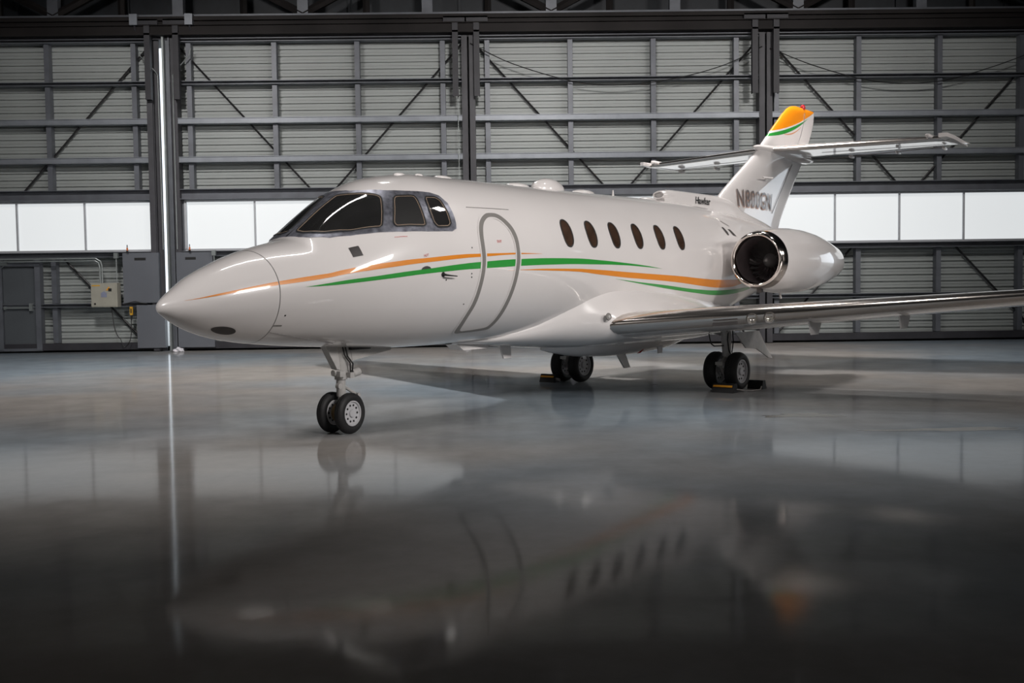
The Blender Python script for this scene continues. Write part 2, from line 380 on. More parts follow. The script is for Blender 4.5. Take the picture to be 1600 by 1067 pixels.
# ---------------------------------------------------------------- sliding door leaves
def leaf(n, L, R, studs, wins, lo_l, lo_r, plates=(), man_door=False):
    root = empty('door_%d' % n, ((L+R)/2, YW, 0), kind='structure')
    ox = (L+R)/2
    def add(name, bm, m, par=root, **kw):
        for v in bm.verts: v.co.x -= ox; v.co.y -= YW
        return obj(name, bm, m, par, **kw)
    # ribbed cladding with real grooves, above and below the window band
    for (z0, z1) in ((4.2, 8.25), (.15, 2.55)):
        bm = bmesh.new(); z = z0; prof = []
        while z < z1-.02:
            prof += [(z, 0), (z+.006, .05), (z+.040, .05), (z+.046, 0), (z+.105, 0), (z+.109, .012), (z+.120, .012), (z+.124, 0)]
            z += .178
        prof.append((z1, 0))
        a = [bm.verts.new((L+.02, 28.22+d, zz)) for zz, d in prof]; b = [bm.verts.new((R-.02, 28.22+d, zz)) for zz, d in prof]
        for i in range(len(a)-1): bm.faces.new((a[i], b[i], b[i+1], a[i+1]))
        add('cladding', bm, 'sheet')
        bm = bmesh.new(); box(bm, L+.02, R-.02, 28.28, 28.31, z0, z1); add('backing', bm, 'sheet')
    # side posts
    for x in (L+.07, R-.07):
        bm = bmesh.new(); hbeam(bm, x-.075, x+.075, YW-.16, YW+.2, .02, 8.22, .015, 'z'); add('post', bm, 'post')
    # girts
    for zc, h, m in ((8.18,.10,'steel'), (7.07,.10,'steel'), (6.07,.15,'steel_l'), (5.06,.15,'steel_l'), (4.15,.27,'steel'), (2.585,.14,'steel'), (1.25,.10,'steel')):
        bm = bmesh.new(); dep = .16 if h > .12 else .12
        x0, x1 = L+.14, R-.14
        if h == .15:
            box(bm, x0, x1, YW-dep+.02, YW+.1, zc-.055, zc+.055); box(bm, x0, x1, YW-dep, YW+.1, zc-.075, zc-.06); box(bm, x0, x1, YW-dep, YW+.1, zc+.06, zc+.075)
        else: hbeam(bm, x0, x1, YW-dep, YW+.18, zc-h/2, zc+h/2, .018, 'x')
        add('girt', bm, m)
    bm = bmesh.new(); box(bm, L+.02, R-.02, YW-.1, YW+.2, .06, .24); add('bottom_rail', bm, 'steel_d')
    # studs between the girts
    for x in studs:
        for (z0, z1) in ((7.13, 8.13), (6.15, 7.01), (5.14, 5.99), (4.29, 4.98), (1.31, 2.51), (.25, 1.19)):
            bm = bmesh.new(); hbeam(bm, x-.065, x+.065, YW-.02, YW+.2, z0, z1, .012, 'z'); add('stud', bm, 'steel' if abs(x-studs[0]) > .01 and abs(x-studs[-1]) > .01 else 'steel')
    # flat bar braces behind the girts
    br = [((L+.15,8.05),(L+3.55,4.28)), ((R-.15,8.05),(R-3.55,4.28)), ((L+2.35,2.53),(L+.35,.25)), ((R-2.6,2.53),(R-.5,.3))]
    for (x0, z0), (x1, z1) in br:
        bm = bmesh.new(); tube(bm, [(x0, YW+.12, z0), (x1, YW+.12, z1)], .028, 6); add('brace', bm, 'rod')
    # window band: frame bars and one translucent pane per bay
    wl, wr = wins[0], wins[-1]
    bm = bmesh.new(); box(bm, wl-.04, wr+.04, YW, YW+.1, 3.96, 4.02); box(bm, wl-.04, wr+.04, YW, YW+.1, 2.655, 2.715)
    for x in (wl-.02, wr+.02): box(bm, x-.03, x+.03, YW, YW+.1, 2.7, 3.98)
    for x in wins[1:-1]: box(bm, x-.022, x+.022, YW+.02, YW+.1, 2.7, 3.98)
    add('window_frame', bm, 'winframe')
    for x0, x1 in zip(wins[:-1], wins[1:]):
        bm = bmesh.new(); box(bm, x0+.02, x1-.02, YW+.08, YW+.1, 2.71, 3.965); add('window_pane', bm, 'pane')
    for sx0, sx1 in ((L+.14, wl-.05), (wr+.05, R-.14)):
        bm = bmesh.new(); box(bm, sx0, sx1, YW+.04, YW+.16, 2.65, 4.02); add('window_jamb', bm, 'panelgrey')
        if sx1-sx0 > .08:
            bm = bmesh.new()
            for k in range(9): box(bm, (sx0+sx1)/2-.03, (sx0+sx1)/2+.03, YW+.0, YW+.045, 2.75+.14*k, 2.79+.14*k)
            add('jamb_bolts', bm, 'steel_d')
    for (x0, x1, z0, z1, slot) in plates:
        bm = bmesh.new(); box(bm, x0, x1, YW-.2, YW-.17, z0, z1); box(bm, x0, x0+.04, YW-.17, YW, z0, z1); box(bm, x1-.04, x1, YW-.17, YW, z0, z1)
        p = add('cover_plate', bm, 'panelgrey')
        if slot:
            bm = bmesh.new(); box(bm, slot[0], slot[1], YW-.203, YW-.199, slot[2], slot[3]); add('slot', bm, 'black', p)
    # hanger post rising to the track
    for x in (L+.2, R-.3) if n != 1 else (R-.03,):
        bm = bmesh.new(); hbeam(bm, x-.075, x+.075, YW-.36, YW-.2, 6.6, 8.6, .02, 'z'); box(bm, x-.3, x+.3, YW-.40, YW-.2, 8.52, 8.66)
        add('hanger_post', bm, 'steel_d')
    return root, ox
sp = 2.2
W = lambda a, b, k: [a+(b-a)*i/k for i in range(k+1)]
leaf(1, -16.85, -9.04, [-16.2,-14.02,-11.83,-9.55], W(-16.37,-9.18,4), True, True,
     plates=[(-9.93,-8.99+.0,1.30,2.62,(-9.62,-9.32,2.42,2.49)), (-9.6,-8.86,.1,1.24,None)])
leaf(2, -8.53, -.75, [-8.1,-5.85,-3.66,-1.4], W(-8.28,-1.03,4), True, True,
     plates=[(-8.52,-7.56,.1,2.62,(-8.28,-8.0,2.42,2.49))])
leaf(3, -.69, 7.12, [-.22,1.98,4.19,6.4], W(-.46,6.78,4), True, True)
leaf(4, 7.18, 14.95, [7.47,9.67,11.84,14.05], W(7.32,14.27,4), True, True)
leaf(6, 22.85, 30.6, [23.1,25.3,27.5,29.8], W(23.1,30.2,4), True, True)
leaf(7, -24.7, -16.9, [-24.2,-22,-19.8,-17.6], W(-24.3,-17.3,4), True, True)
bm = bmesh.new(); box(bm, 30.6, 50, 28.2, 28.4, 0, 8.4); box(bm, -40, -24.7, 28.2, 28.4, 0, 8.4); obj('wall_back_2', bm, 'sheet', kind='structure')
bm = bmesh.new(); box(bm, 15.0, 22.8, 28.1, 28.3, 4.7, 8.4); box(bm, 15.0, 16.2, 28.1, 28.3, 0, 4.7); obj('wall_back_3', bm, 'sheet', kind='structure')
for k, x in enumerate((-16.87, -.72, 7.15, 14.98, 22.82)):
    bm = bmesh.new(); box(bm, x-.12, x+.12, 28.21, 28.24, .02, 8.5); obj('trim_%d' % (13+k), bm, 'steel_d', kind='structure')  # strips added behind the leaf joints to block daylight leaking through
# meeting posts with the daylight gap between leaf 1 and leaf 2
bm = bmesh.new(); box(bm, -9.05, -8.885, YW+.0, YW+.05, .02, 8.6); box(bm, -9.05, -9.02, YW-.1, YW+.0, .02, 8.6); obj('trim_10', bm, 'post', kind='structure')
bm = bmesh.new(); box(bm, -8.705, -8.53, YW-.05, YW+.0, .02, 8.6); box(bm, -8.60, -8.56, YW-.15, YW-.05, .02, 8.6); obj('trim_11', bm, 'steel', kind='structure')
bm = bmesh.new(); box(bm, -8.74, -8.69, YW-.22, YW-.05, .02, 8.6); obj('trim_12', bm, 'galv', kind='structure')
for n, (xa, sgn) in enumerate(((-9.38, 1), (-7.95, -1))):       # square hanger blocks either side
    b = empty('track_roller_box', (xa, YW-.35, 8.3), label='grey perforated roller box hanging %s of the bright door gap' % ('left' if sgn > 0 else 'right'), cat='roller box', group='roller boxes at the door gap')
    bm = bmesh.new(); box(bm, -.1, .1, -.1, .1, .2, .48); obj('casing', bm, 'steel_l', b)
    bm = bmesh.new(); tube(bm, [(0,0,.2),(0,.1,.05),(.02,.12,-.05)], .03, 6); obj('hanger', bm, 'steel_d', b)
    bm = bmesh.new(); x0 = -9.25 if sgn > 0 else -8.28
    ox, oy, oz = xa, YW-.35, 8.3
    pts = [(xa+.03*sgn, YW-.2, 7.95), (xa+.08*sgn, YW-.2, 7.75), (xa+.46*sgn, YW-.2, 7.35), (xa+.52*sgn, YW-.2, 7.25), (xa+.53*sgn, YW-.2, 2.7)]
    tube(bm, pts, .014, 8)
    obj('cable_conduit', bm, 'galv', label='thin galvanised conduit running down %s side of the bright door gap' % ('left' if sgn > 0 else 'right'), cat='conduit', group='conduits at the door gap')
# thin conduit on leaf 2 near its right post
bm = bmesh.new(); tube(bm, [(-1.0, YW-.2, 8.0), (-1.0, YW-.2, 3.0)], .011, 6); obj('cable_conduit', bm, 'galv', label='thin pale conduit down the wall left of the middle door post', cat='conduit')

# personnel door in leaf 1
d = empty('door_8', (-12.73, YW-.02, 0), kind='structure')
bm = bmesh.new(); box(bm, -.42, .42, -.06, 0, .12, 2.27); obj('door_leaf', bm, 'doorgrey', d)
bm = bmesh.new()
box(bm, -.58, -.44, -.12, .1, .08, 2.5); box(bm, .44, .58, -.12, .1, .08, 2.5); box(bm, -.44, .44, -.12, .1, 2.29, 2.40); box(bm, -.58, .58, -.1, .1, .05, .12)
obj('door_frame', bm, 'steel', d)
pb = bmesh.new(); tube(pb, [(-.36,-.12,1.2),(.3,-.12,1.2)], .022, 8); box(pb, .28, .36, -.15, -.05, 1.12, 1.32); box(pb, -.4, -.34, -.13, -.05, 1.16, 1.24); obj('panic_bar', pb, 'galv', d)
cl = bmesh.new(); box(cl, -.5, -.25, -.2, -.1, 2.33, 2.42); tube(cl, [(-.3,-.18,2.35),(-.42,-.14,2.26)], .012, 6); obj('door_closer', cl, 'galv', d)
bm = bmesh.new(); box(bm, -.4, .3, -.065, -.058, .13, .16); obj('kick_strip', bm, 'galv', d)

# control cabinet with its pendant and conduits
cb = empty('control_cabinet', (-10.35, YW-.2, 1.2), label='beige electrical control cabinet mounted on the left door leaf', cat='control box')
bm = bmesh.new(); box(bm, -.34, .34, -.24, .02, 0, .63); obj('cabinet_body', bm, 'box', cb)
bm = bmesh.new(); box(bm, -.34, .30, -.255, -.24, .02, .62); fr = obj('cabinet_door', bm, 'box', cb)
bm = bmesh.new(); box(bm, -.08, .07, -.26, -.255, .26, .38); prism(bm, [(-.06,-.26,.38),(.05,-.26,.38),(0,-.26,.42)], (0,.005,0)); obj('label_plate', bm, 'sticker', fr)
bm = bmesh.new(); box(bm, .12, .2, -.275, -.255, .42, .49); obj('rotary_switch', bm, 'black', fr)
bm = bmesh.new(); prism(bm, [(.05,-.262,.44),(.12,-.262,.44),(.15,-.262,.53),(.12,-.262,.53)], (0,.006,0)); obj('warning_sticker', bm, 'yellow', fr)
bm = bmesh.new(); box(bm, -.32, -.1, -.26, -.255, .55, .58); obj('maker_strip', bm, 'ygrip', fr)
bm = bmesh.new(); lathe(bm, [(0,0),(0,.022),(.02,.022),(.02,0)], (-.24,-.255,.09), (0,-1,0), 12); obj('key_lock', bm, 'black', fr)
cp = empty('pendant_control', (-9.72, YW-.25, 1.0), label='yellow pendant push-button control hanging on a looped black cable', cat='pendant control')
bm = bmesh.new(); box(bm, -.035, .035, -.03, .03, -.02, .2); obj('grip', bm, 'ygrip', cp)
bm = bmesh.new(); box(bm, -.015, .015, -.036, -.03, .03, .15); obj('button', bm, 'black', cp)
bm = bmesh.new(); tube(bm, [(0,0,-.02),(-.01,0,-.16)], [.03,.014], 8)
pts = [(-.01,0,-.16)]
for k in range(1, 14):
    t = k/14; pts.append((-.01-.24*(1-math.cos(t*math.pi))/1.0, 0, -.16-.72*math.sin(t*math.pi)**.6*(1 if t < .5 else .95)+(.30*t if t > .5 else 0)))
pts.append((-.52, 0, .16)); tube(bm, pts, .011, 6); obj('pendant_cable', bm, 'cable', cp)
for k, off in enumerate((0, .06)):
    bm = bmesh.new(); tube(bm, [(-10.50+off, YW-.3, 1.83), (-10.50+off, YW-.3, 2.25+off*.3), (-10.53+off, YW-.3, 2.37+off*.5), (-10.62+off*.4, YW-.3, 2.42+off), (-14.5, YW-.3, 2.42+off)], .02, 8)
    obj('cable_conduit', bm, 'galv', label='galvanised conduit bending from the control cabinet along the %s run' % ('lower' if k == 0 else 'upper'), cat='conduit', group='bent conduits over the cabinet')
bm = bmesh.new(); tube(bm, [(-10.08, YW-.25, 1.86), (-10.08, YW-.25, 2.5)], .014, 8); box(bm, -10.13, -10.03, YW-.3, YW-.2, 2.48, 2.62)
obj('junction_box', bm, 'galv', label='small grey junction box with a short conduit, above the control cabinet', cat='junction box')
bm = bmesh.new(); box(bm, -7.55, -7.45, YW-.32, YW-.22, 2.52, 2.66); tube(bm, [(-7.5, YW-.27, 2.52), (-7.5, YW-.27, 2.1)], .014, 8)
obj('junction_box', bm, 'galv', label='small grey junction box under the window behind the nose', cat='junction box')
for x, w in ((-9.78, 'left'), (-8.14, 'right')):
    b = empty('warning_beacon', (x, YW-.25, 2.63), label='small orange warning beacon on the panel %s of the door gap' % w, cat='warning light', group='warning beacons on the door panels')
    bm = bmesh.new(); lathe(bm, [(0,.03),(.05,.03),(.05,0)], (0,0,0), (0,0,1), 12); obj('beacon_base', bm, 'black', b)
    bm = bmesh.new(); lathe(bm, [(.05,.024),(.12,.022),(.13,0)], (0,0,0), (0,0,1), 12); obj('beacon_lens', bm, 'orangeglass', b)
    bm = bmesh.new(); lathe(bm, [(.13,.014),(.2,.012),(.2,0)], (0,0,0), (0,0,1), 10); obj('beacon_tip', bm, 'steel', b)
# electric cable lying on the horizontal ledge beside the cabinet
bm = bmesh.new(); tube(bm, [(-9.95,YW-.24,1.25),(-9.75,YW-.24,1.31),(-9.6,YW-.24,1.34),(-9.45,YW-.24,1.29),(-9.3,YW-.24,1.275)], .012, 6)
obj('power_cable', bm, 'cable', label='short black cable lying on the ledge right of the cabinet', cat='cable')
# the two slack cables strung between door posts
for pts, w in (([(-.66,8.0),(.44,7.46),(2.01,6.99),(3.24,6.87),(4.69,7.02),(6.05,7.37),(7.04,7.84)], 'middle'),
               ([(7.25,7.79),(8.4,7.33),(9.66,6.97),(10.67,6.84),(11.87,6.9),(13.24,7.27),(14.3,7.65)], 'right-hand')):
    fine = []
    for i in range(len(pts)-1):
        p0 = pts[max(i-1,0)]; p1 = pts[i]; p2 = pts[i+1]; p3 = pts[min(i+2,len(pts)-1)]
        for k in range(6):
            t = k/6
            f = lambda a,b,c,d: .5*((2*b)+(-a+c)*t+(2*a-5*b+4*c-d)*t*t+(-a+3*b-3*c+d)*t**3)
            fine.append((f(p0[0],p1[0],p2[0],p3[0]), YW-.2, f(p0[1],p1[1],p2[1],p3[1])))
    fine.append((pts[-1][0], YW-.2, pts[-1][1]))
    bm = bmesh.new(); tube(bm, fine, .013, 6); obj('hanging_cable', bm, 'cable', label='slack black cable sagging across the top of the %s door leaf' % w, cat='cable', group='slack cables on the doors')
# housings of the roof lamps and of the added fill and wash lights
LAMP_LABEL = ['added soft fill lamp high on the right, aimed at the cabin door', 'added soft fill lamp high in front, aimed at the nose', 'added soft fill lamp at the far right, aimed at the tail', 'added medium fill lamp high on the left, aimed at the nose',
 'added wash lamp aimed at the left door leaf', 'added wash lamp aimed at the middle door leaf', 'added wash lamp aimed at the right door leaf', 'roof lamp straight above the fuselage', 'roof lamp above the tail', 'roof lamp above the floor left of the nose',
 'long tube lamp above the nose', 'small roof lamp right of the cockpit',
 'added unseen lamp brightening the left of the front wall', 'added unseen lamp brightening the right of the front wall', 'added unseen lamp brightening the right-hand wall']
for i, (lo, ta, sx, sy, w, spd) in enumerate(LAMPS):
    d_ = (Vector(ta)-Vector(lo)).normalized(); q = d_.to_track_quat('-Z','Y')
    L_ = empty('flood_light', lo, label=LAMP_LABEL[i], cat='flood light', group='flood lights under the roof')
    L_.rotation_euler = q.to_euler()
    bm = bmesh.new(); x, y = sx/2+.05, sy/2+.05
    box(bm, -x, x, -y, y, .10, .16); box(bm, -x, x, -y, -y+.03, -.02, .10); box(bm, -x, x, y-.03, y, -.02, .10); box(bm, -x, -x+.03, -y, y, -.02, .10); box(bm, x-.03, x, -y, y, -.02, .10)
    obj('housing', bm, 'steel_d', L_)
    bm = bmesh.new(); tube(bm, [(0,0,.16),(0,0,.5)], .02, 6); obj('hanger_rod', bm, 'steel_d', L_)
# litter on the floor by the doors, stains
def rag(name, x, y, s, lab):
    bm = bmesh.new(); bmesh.ops.create_icosphere(bm, subdivisions=3, radius=1)
    for v in bm.verts:
        k = 1+.28*math.sin(5*v.co.x+3*v.co.z)+.2*math.sin(7*v.co.y)
        v.co = Vector((v.co.x*s*k*1.3+x, v.co.y*s*k+y, max(0, (v.co.z*.6*k+.45)*s)))
    obj(name, bm, 'cloth', smooth=True, label=lab, cat='rag')
rag('white_rag', -8.45, 27.6, .10, 'crumpled white rag on the floor below the aircraft nose')
rag('white_rag', -.84, 28.0-.4, .09, 'crumpled white rag on the floor under the middle of the fuselage')
rnd = random.Random(3)
def stain(cx, cy, rx, ry, lab):
    bm = bmesh.new(); vs = []
    for k in range(48):
        a = 2*math.pi*k/48; rr = 1+.25*math.sin(3*a+cx)+.18*math.sin(7*a)+.1*rnd.uniform(-1,1)
        vs.append(bm.verts.new((cx+rx*rr*math.cos(a), cy+ry*rr*math.sin(a), .0015)))
    bm.faces.new(vs); obj('floor_stain', bm, 'stain', label=lab, cat='stain')
p = a2w(6.3,-3.55,0); stain(p.x, p.y, .42, .18, 'thin damp stain on the floor below the wing, nearer the main wheel')
p = a2w(5.95,-5.3,0); stain(p.x, p.y, .75, .12, 'long dark stain on the floor at the far right')
bm = bmesh.new(); p = a2w(8.887,-.015,0); lathe(bm, [(0,.07),(.004,.065),(.004,0)], (p.x,p.y,0), (0,0,1), 20); obj('floor_drain', bm, 'steel_d', label='small round metal cap in the floor between the main wheels', cat='floor cap')

# ---------------------------------------------------------------- the aircraft (own frame: x aft of the nose, -y port, z up)
jet = empty('business_jet', JET_LOC, YH, label='white twin-engine business jet with orange and green stripes parked in the hangar', cat='aircraft')
PI = math.pi
def J(name, bm, m, par=None, smooth=True, angle=40, **kw): return obj(name, bm, m, par or jet, smooth=smooth, angle=angle, **kw)

def body(x0, x1, n, off=0.0, seg=96, power=1.0):
    rings = []
    for i in range(n+1):
        x = x0+(x1-x0)*(i/n)**power
        rings.append([fpt(x, 2*PI*k/seg, off) if off else fus(x, 2*PI*k/seg) for k in range(seg)])
    return rings
def interp(pts, x):
    """pts sorted by first value"""
    return pchip(pts, x)
def stripe(bm, top, bot, off, mi, x0=None, x1=None, n=90):
    """paint band between two (x, angle) curves laid on the skin"""
    a = max(top[0][0], x0 if x0 is not None else -1); b = min(top[-1][0], x1 if x1 is not None else 99)
    rows = []
    for i in range(n+1):
        x = a+(b-a)*i/n; t, o_ = interp(top, x), interp(bot, x)
        if t < o_: t = o_ = (t+o_)/2
        rows.append([bm.verts.new(fpt(x, t+(o_-t)*k/4, off)) for k in range(5)])
    for i in range(n):
        for k in range(4):
            try: bm.faces.new((rows[i][k], rows[i+1][k], rows[i+1][k+1], rows[i][k+1])).material_index = mi
            except Exception: pass
O1T = [(0.187,0.353),(0.327,0.29),(0.559,0.277),(0.813,0.28),(1.173,0.27),(1.56,0.232),(1.974,0.156),(2.37,0.108),(2.77,0.084),(3.113,0.075),(3.496,0.071),(3.889,0.074),(4.118,0.078),(4.636,0.0745)]
O1B = [(0.187,0.347),(0.327,0.258),(0.559,0.207),(0.813,0.205),(1.173,0.178),(1.56,0.145),(1.974,0.086),(2.37,0.052),(2.77,0.038),(3.113,0.032),(3.496,0.036),(3.889,0.052),(4.118,0.06),(4.636,0.073)]
G1T = [(1.25,0.057),(1.542,0.037),(1.963,-0.003),(2.364,-0.023),(2.765,-0.033),(3.108,-0.031),(3.492,-0.021),(3.884,-0.005),(4.232,0.007),(4.791,0.021),(5.347,0.023),(5.931,0.005),(6.559,-0.026),(7.062,-0.057),(7.488,-0.094)]
G1B = [(1.25,0.056),(1.542,-0.015),(1.963,-0.059),(2.365,-0.082),(2.766,-0.09),(3.111,-0.097),(3.495,-0.096),(3.887,-0.086),(4.233,-0.073),(4.792,-0.058),(5.347,-0.048),(5.932,-0.048),(6.56,-0.055),(7.064,-0.074),(7.488,-0.095)]
O2T = [(3.976,-0.128),(4.238,-0.119),(4.796,-0.106),(5.352,-0.106),(5.94,-0.12),(6.573,-0.146),(7.256,-0.172),(7.995,-0.201),(8.804,-0.248),(9.473,-0.283),(10.022,-0.323),(10.6,-.37),(11.6,-.43)]
O2B = [(3.976,-0.129),(4.239,-0.124),(4.799,-0.13),(5.358,-0.141),(5.953,-0.182),(6.594,-0.222),(7.284,-0.254),(8.035,-0.297),(8.869,-0.366),(9.572,-0.418),(10.108,-0.44),(10.6,-.43),(11.6,-.432)]
G2T = [(6.31,-0.237),(6.952,-0.286),(7.682,-0.336),(8.488,-0.402),(9.363,-0.454),(9.896,-0.486),(10.699,-0.565),(11.5,-.66)]
G2B = [(6.31,-0.238),(6.962,-0.308),(7.711,-0.385),(8.53,-0.46),(9.449,-0.542),(10.004,-0.584),(10.809,-0.648),(11.5,-.67)]
mir = lambda tab: [(x, PI-t) for x, t in tab]

# fuselage skin aft of the radome joint, with the painted bands on it
bm = bmesh.new(); loft(bm, body(1.004, 14.5, 230, seg=128)); 
for q in (fus(14.5, 0),): pass
for side in (0, 1):
    for (T, B, mi) in ((O1T,O1B,1),(G1T,G1B,2),(O2T,O2B,1),(G2T,G2B,2)):
        if side: stripe(bm, mir(B), mir(T), .0025, mi, x0=1.006)
        else: stripe(bm, T, B, .0025, mi, x0=1.006)
J('fuselage', bm, ['paint','orange','green'])
# nose cone (radome)
bm = bmesh.new(); r = body(0.0252, .996, 80, seg=128, power=1.8); loft(bm, r, caps=(True, False))
stripe(bm, O1T, O1B, .0025, 1, x1=.994, n=40); stripe(bm, mir(O1B), mir(O1T), .0025, 1, x1=.994, n=40)
nose = J('nose_cone', bm, ['paint','orange'])
bm = bmesh.new(); loft(bm, [[fpt(.99, 2*PI*k/96, -.006) for k in range(96)], [fpt(1.012, 2*PI*k/96, -.004) for k in range(96)]]); J('radome_joint', bm, 'gap')

def patch(bm, outline, off, mi=0, sub=10, thick=0.0):
    """closed (x, angle) outline filled and pressed onto the skin"""
    b2 = bmesh.new(); vs = [b2.verts.new((x, t, 0)) for x, t in outline]; b2.faces.new(vs)
    xs_ = [p[0] for p in outline]; ts = [p[1] for p in outline]
    for i in range(1, sub):
        x = min(xs_)+(max(xs_)-min(xs_))*i/sub
        bmesh.ops.bisect_plane(b2, geom=b2.verts[:]+b2.edges[:]+b2.faces[:], plane_co=(x,0,0), plane_no=(1,0,0))
        t = min(ts)+(max(ts)-min(ts))*i/sub
        bmesh.ops.bisect_plane(b2, geom=b2.verts[:]+b2.edges[:]+b2.faces[:], plane_co=(0,t,0), plane_no=(0,1,0))
    mp = {v: bm.verts.new(fpt(v.co.x, v.co.y, off)) for v in b2.verts}
    nf = []
    for f in b2.faces:
        try: g = bm.faces.new([mp[v] for v in f.verts]); g.material_index = mi; nf.append(g)
        except Exception: pass
    if thick:
        for e in b2.edges:
            if len(e.link_faces) == 1:
                a, c = e.verts
                va = bm.verts.new(fpt(a.co.x, a.co.y, off-thick)); vc = bm.verts.new(fpt(c.co.x, c.co.y, off-thick))
                bm.faces.new((mp[a], mp[c], vc, va)).material_index = mi
    b2.free()
def smooth_loop(pts, n=3):
    out = []; N = len(pts)
    for i in range(N):
        p0, p1, p2, p3 = pts[i-1], pts[i], pts[(i+1)%N], pts[(i+2)%N]
        for k in range(n):
            t = k/n; f = lambda a,b,c,d: .5*((2*b)+(-a+c)*t+(2*a-5*b+4*c-d)*t*t+(-a+3*b-3*c+d)*t**3)
            out.append((f(p0[0],p1[0],p2[0],p3[0]), f(p0[1],p1[1],p2[1],p3[1])))
    return out
def round_poly(pts, r=.12, n=4):
    out = []; N = len(pts)
    for i in range(N):
        a, b, c = pts[i-1], pts[i], pts[(i+1)%N]
        p = (b[0]+(a[0]-b[0])*r, b[1]+(a[1]-b[1])*r); q = (b[0]+(c[0]-b[0])*r, b[1]+(c[1]-b[1])*r)
        for k in range(n+1):
            t = k/n; out.append(((1-t)**2*p[0]+2*t*(1-t)*b[0]+t*t*q[0], (1-t)**2*p[1]+2*t*(1-t)*b[1]+t*t*q[1]))
    return out
def resample(pts, n):
    L_ = [0]
    for i in range(len(pts)): 
        a, b = pts[i], pts[(i+1)%len(pts)]; L_.append(L_[-1]+math.hypot(b[0]-a[0], b[1]-a[1]))
    out = []; j = 0
    for k in range(n):
        s = L_[-1]*k/n
        while L_[j+1] < s: j += 1
        a, b = pts[j], pts[(j+1)%len(pts)]; t = (s-L_[j])/max(1e-9, L_[j+1]-L_[j]); out.append((a[0]+(b[0]-a[0])*t, a[1]+(b[1]-a[1])*t))
    return out
def ring(bm, outer, inner, off, mi=0, thick=0.0, proj=fpt):
    """band between two closed (x, angle) loops with the same count"""
    A = [bm.verts.new(proj(x, t, off)) for x, t in outer]; B = [bm.verts.new(proj(x, t, off)) for x, t in inner]; N = len(A)
    for i in range(N): bm.faces.new((A[i], A[(i+1)%N], B[(i+1)%N], B[i])).material_index = mi
    if thick:
        for loop, src in ((A, outer), (B, inner)):
            C_ = [bm.verts.new(proj(x, t, off-thick)) for x, t in src]
            for i in range(N): bm.faces.new((loop[i], loop[(i+1)%N], C_[(i+1)%N], C_[i])).material_index = mi
def shrink(pts, d, asp=1.0):
    cx = sum(p[0] for p in pts)/len(pts); cy = sum(p[1] for p in pts)/len(pts); out = []
    N = len(pts)
    area = sum(pts[i][0]*pts[(i+1)%N][1]-pts[(i+1)%N][0]*pts[i][1] for i in range(N)); sg = 1 if area > 0 else -1
    for i in range(N):
        a, c = pts[i-1], pts[(i+1)%N]; tx, ty = c[0]-a[0], c[1]-a[1]; l = math.hypot(tx, ty) or 1
        out.append((pts[i][0]-ty/l*d*sg, pts[i][1]+tx/l*d*sg/asp))
    return out

# cockpit glazing
WF = [(1.556,1.60),(1.565,1.30),(1.60,1.12),(1.708,0.859),(1.878,0.682),(2.038,0.583),(2.24,0.491),(2.462,0.418),(2.781,0.365),(3.108,0.335),(3.175,0.36),(3.195,0.43),(3.207,0.538),(3.204,0.686),(3.154,0.80),(3.05,0.862),(2.968,0.889),(2.745,0.942),(2.53,1.022),(2.35,1.195),(2.27,1.35),(2.25,1.58)]
P1 = [(1.615,1.50),(1.885,1.50),(2.165,1.47),(2.20,1.37),(2.247,1.26),(2.409,1.012),(2.42,0.936),(2.235,0.578),(2.192,0.569),(1.898,0.729),(1.696,1.003),(1.608,1.312)]
P2 = [(2.536,0.906),(2.795,0.853),(2.815,0.8),(2.791,0.632),(2.765,0.445),(2.724,0.426),(2.378,0.495),(2.350,0.563)]
P3 = [(2.946,0.812),(3.08,0.79),(3.127,0.731),(3.137,0.559),(3.122,0.418),(3.071,0.378),(2.905,0.392),(2.862,0.46),(2.875,0.622),(2.912,0.776)]
frame_out = WF+[(x, PI-t) for x, t in reversed(WF)]
bm = bmesh.new(); patch(bm, frame_out, .008, 0, sub=16, thick=.01)
wfr = J('windshield_frame', bm, 'frame', smooth=True)
for side in (0, 1):
    for nm, P_, gm in (('windshield_pane', P1, 'glass'), ('side_window_pane', P2, 'open' if not side else 'glass'), ('side_window_pane', P3, 'glass')):
        pts = resample(round_poly(P_, .2, 3), 72)
        if side: pts = [(x, PI-t) for x, t in pts]
        bm = bmesh.new(); inn = shrink(pts, .012, .95); inn2 = shrink(pts, .024, .95)
        patch(bm, resample(inn, 60), .0095, 0, sub=8)
        pane = J(nm, bm, gm, wfr, label='black panel for the shaded opening of the slid-back side window' if gm == 'open' else None)
        bm = bmesh.new(); ring(bm, pts, inn, .016, 0, .006); ring(bm, shrink(inn,.006,.95), inn2, .0125, 1, .003)
        J('window_seal', bm, ['rim','seal'], wfr)

# cabin windows
wx = [5.243, 5.785, 6.343, 6.930, 7.540, 8.112]
for i, x in enumerate(wx):
    hw = .112; loop = []
    for k in range(48):
        a = 2*PI*k/48; c, s = math.cos(a), math.sin(a)
        loop.append((x+hw*math.copysign(abs(c)**.85, c), .352+.003*i+.19*math.copysign(abs(s)**.9, s)))
    bm = bmesh.new(); inn = shrink(loop, .016, 1.0)
    patch(bm, inn, .001, 0, sub=8); g = J('cabin_window', bm, 'cabglass')
    bm = bmesh.new(); ring(bm, loop, inn, .007, 0, .006)
    J('window_rim', bm, 'rim', g)

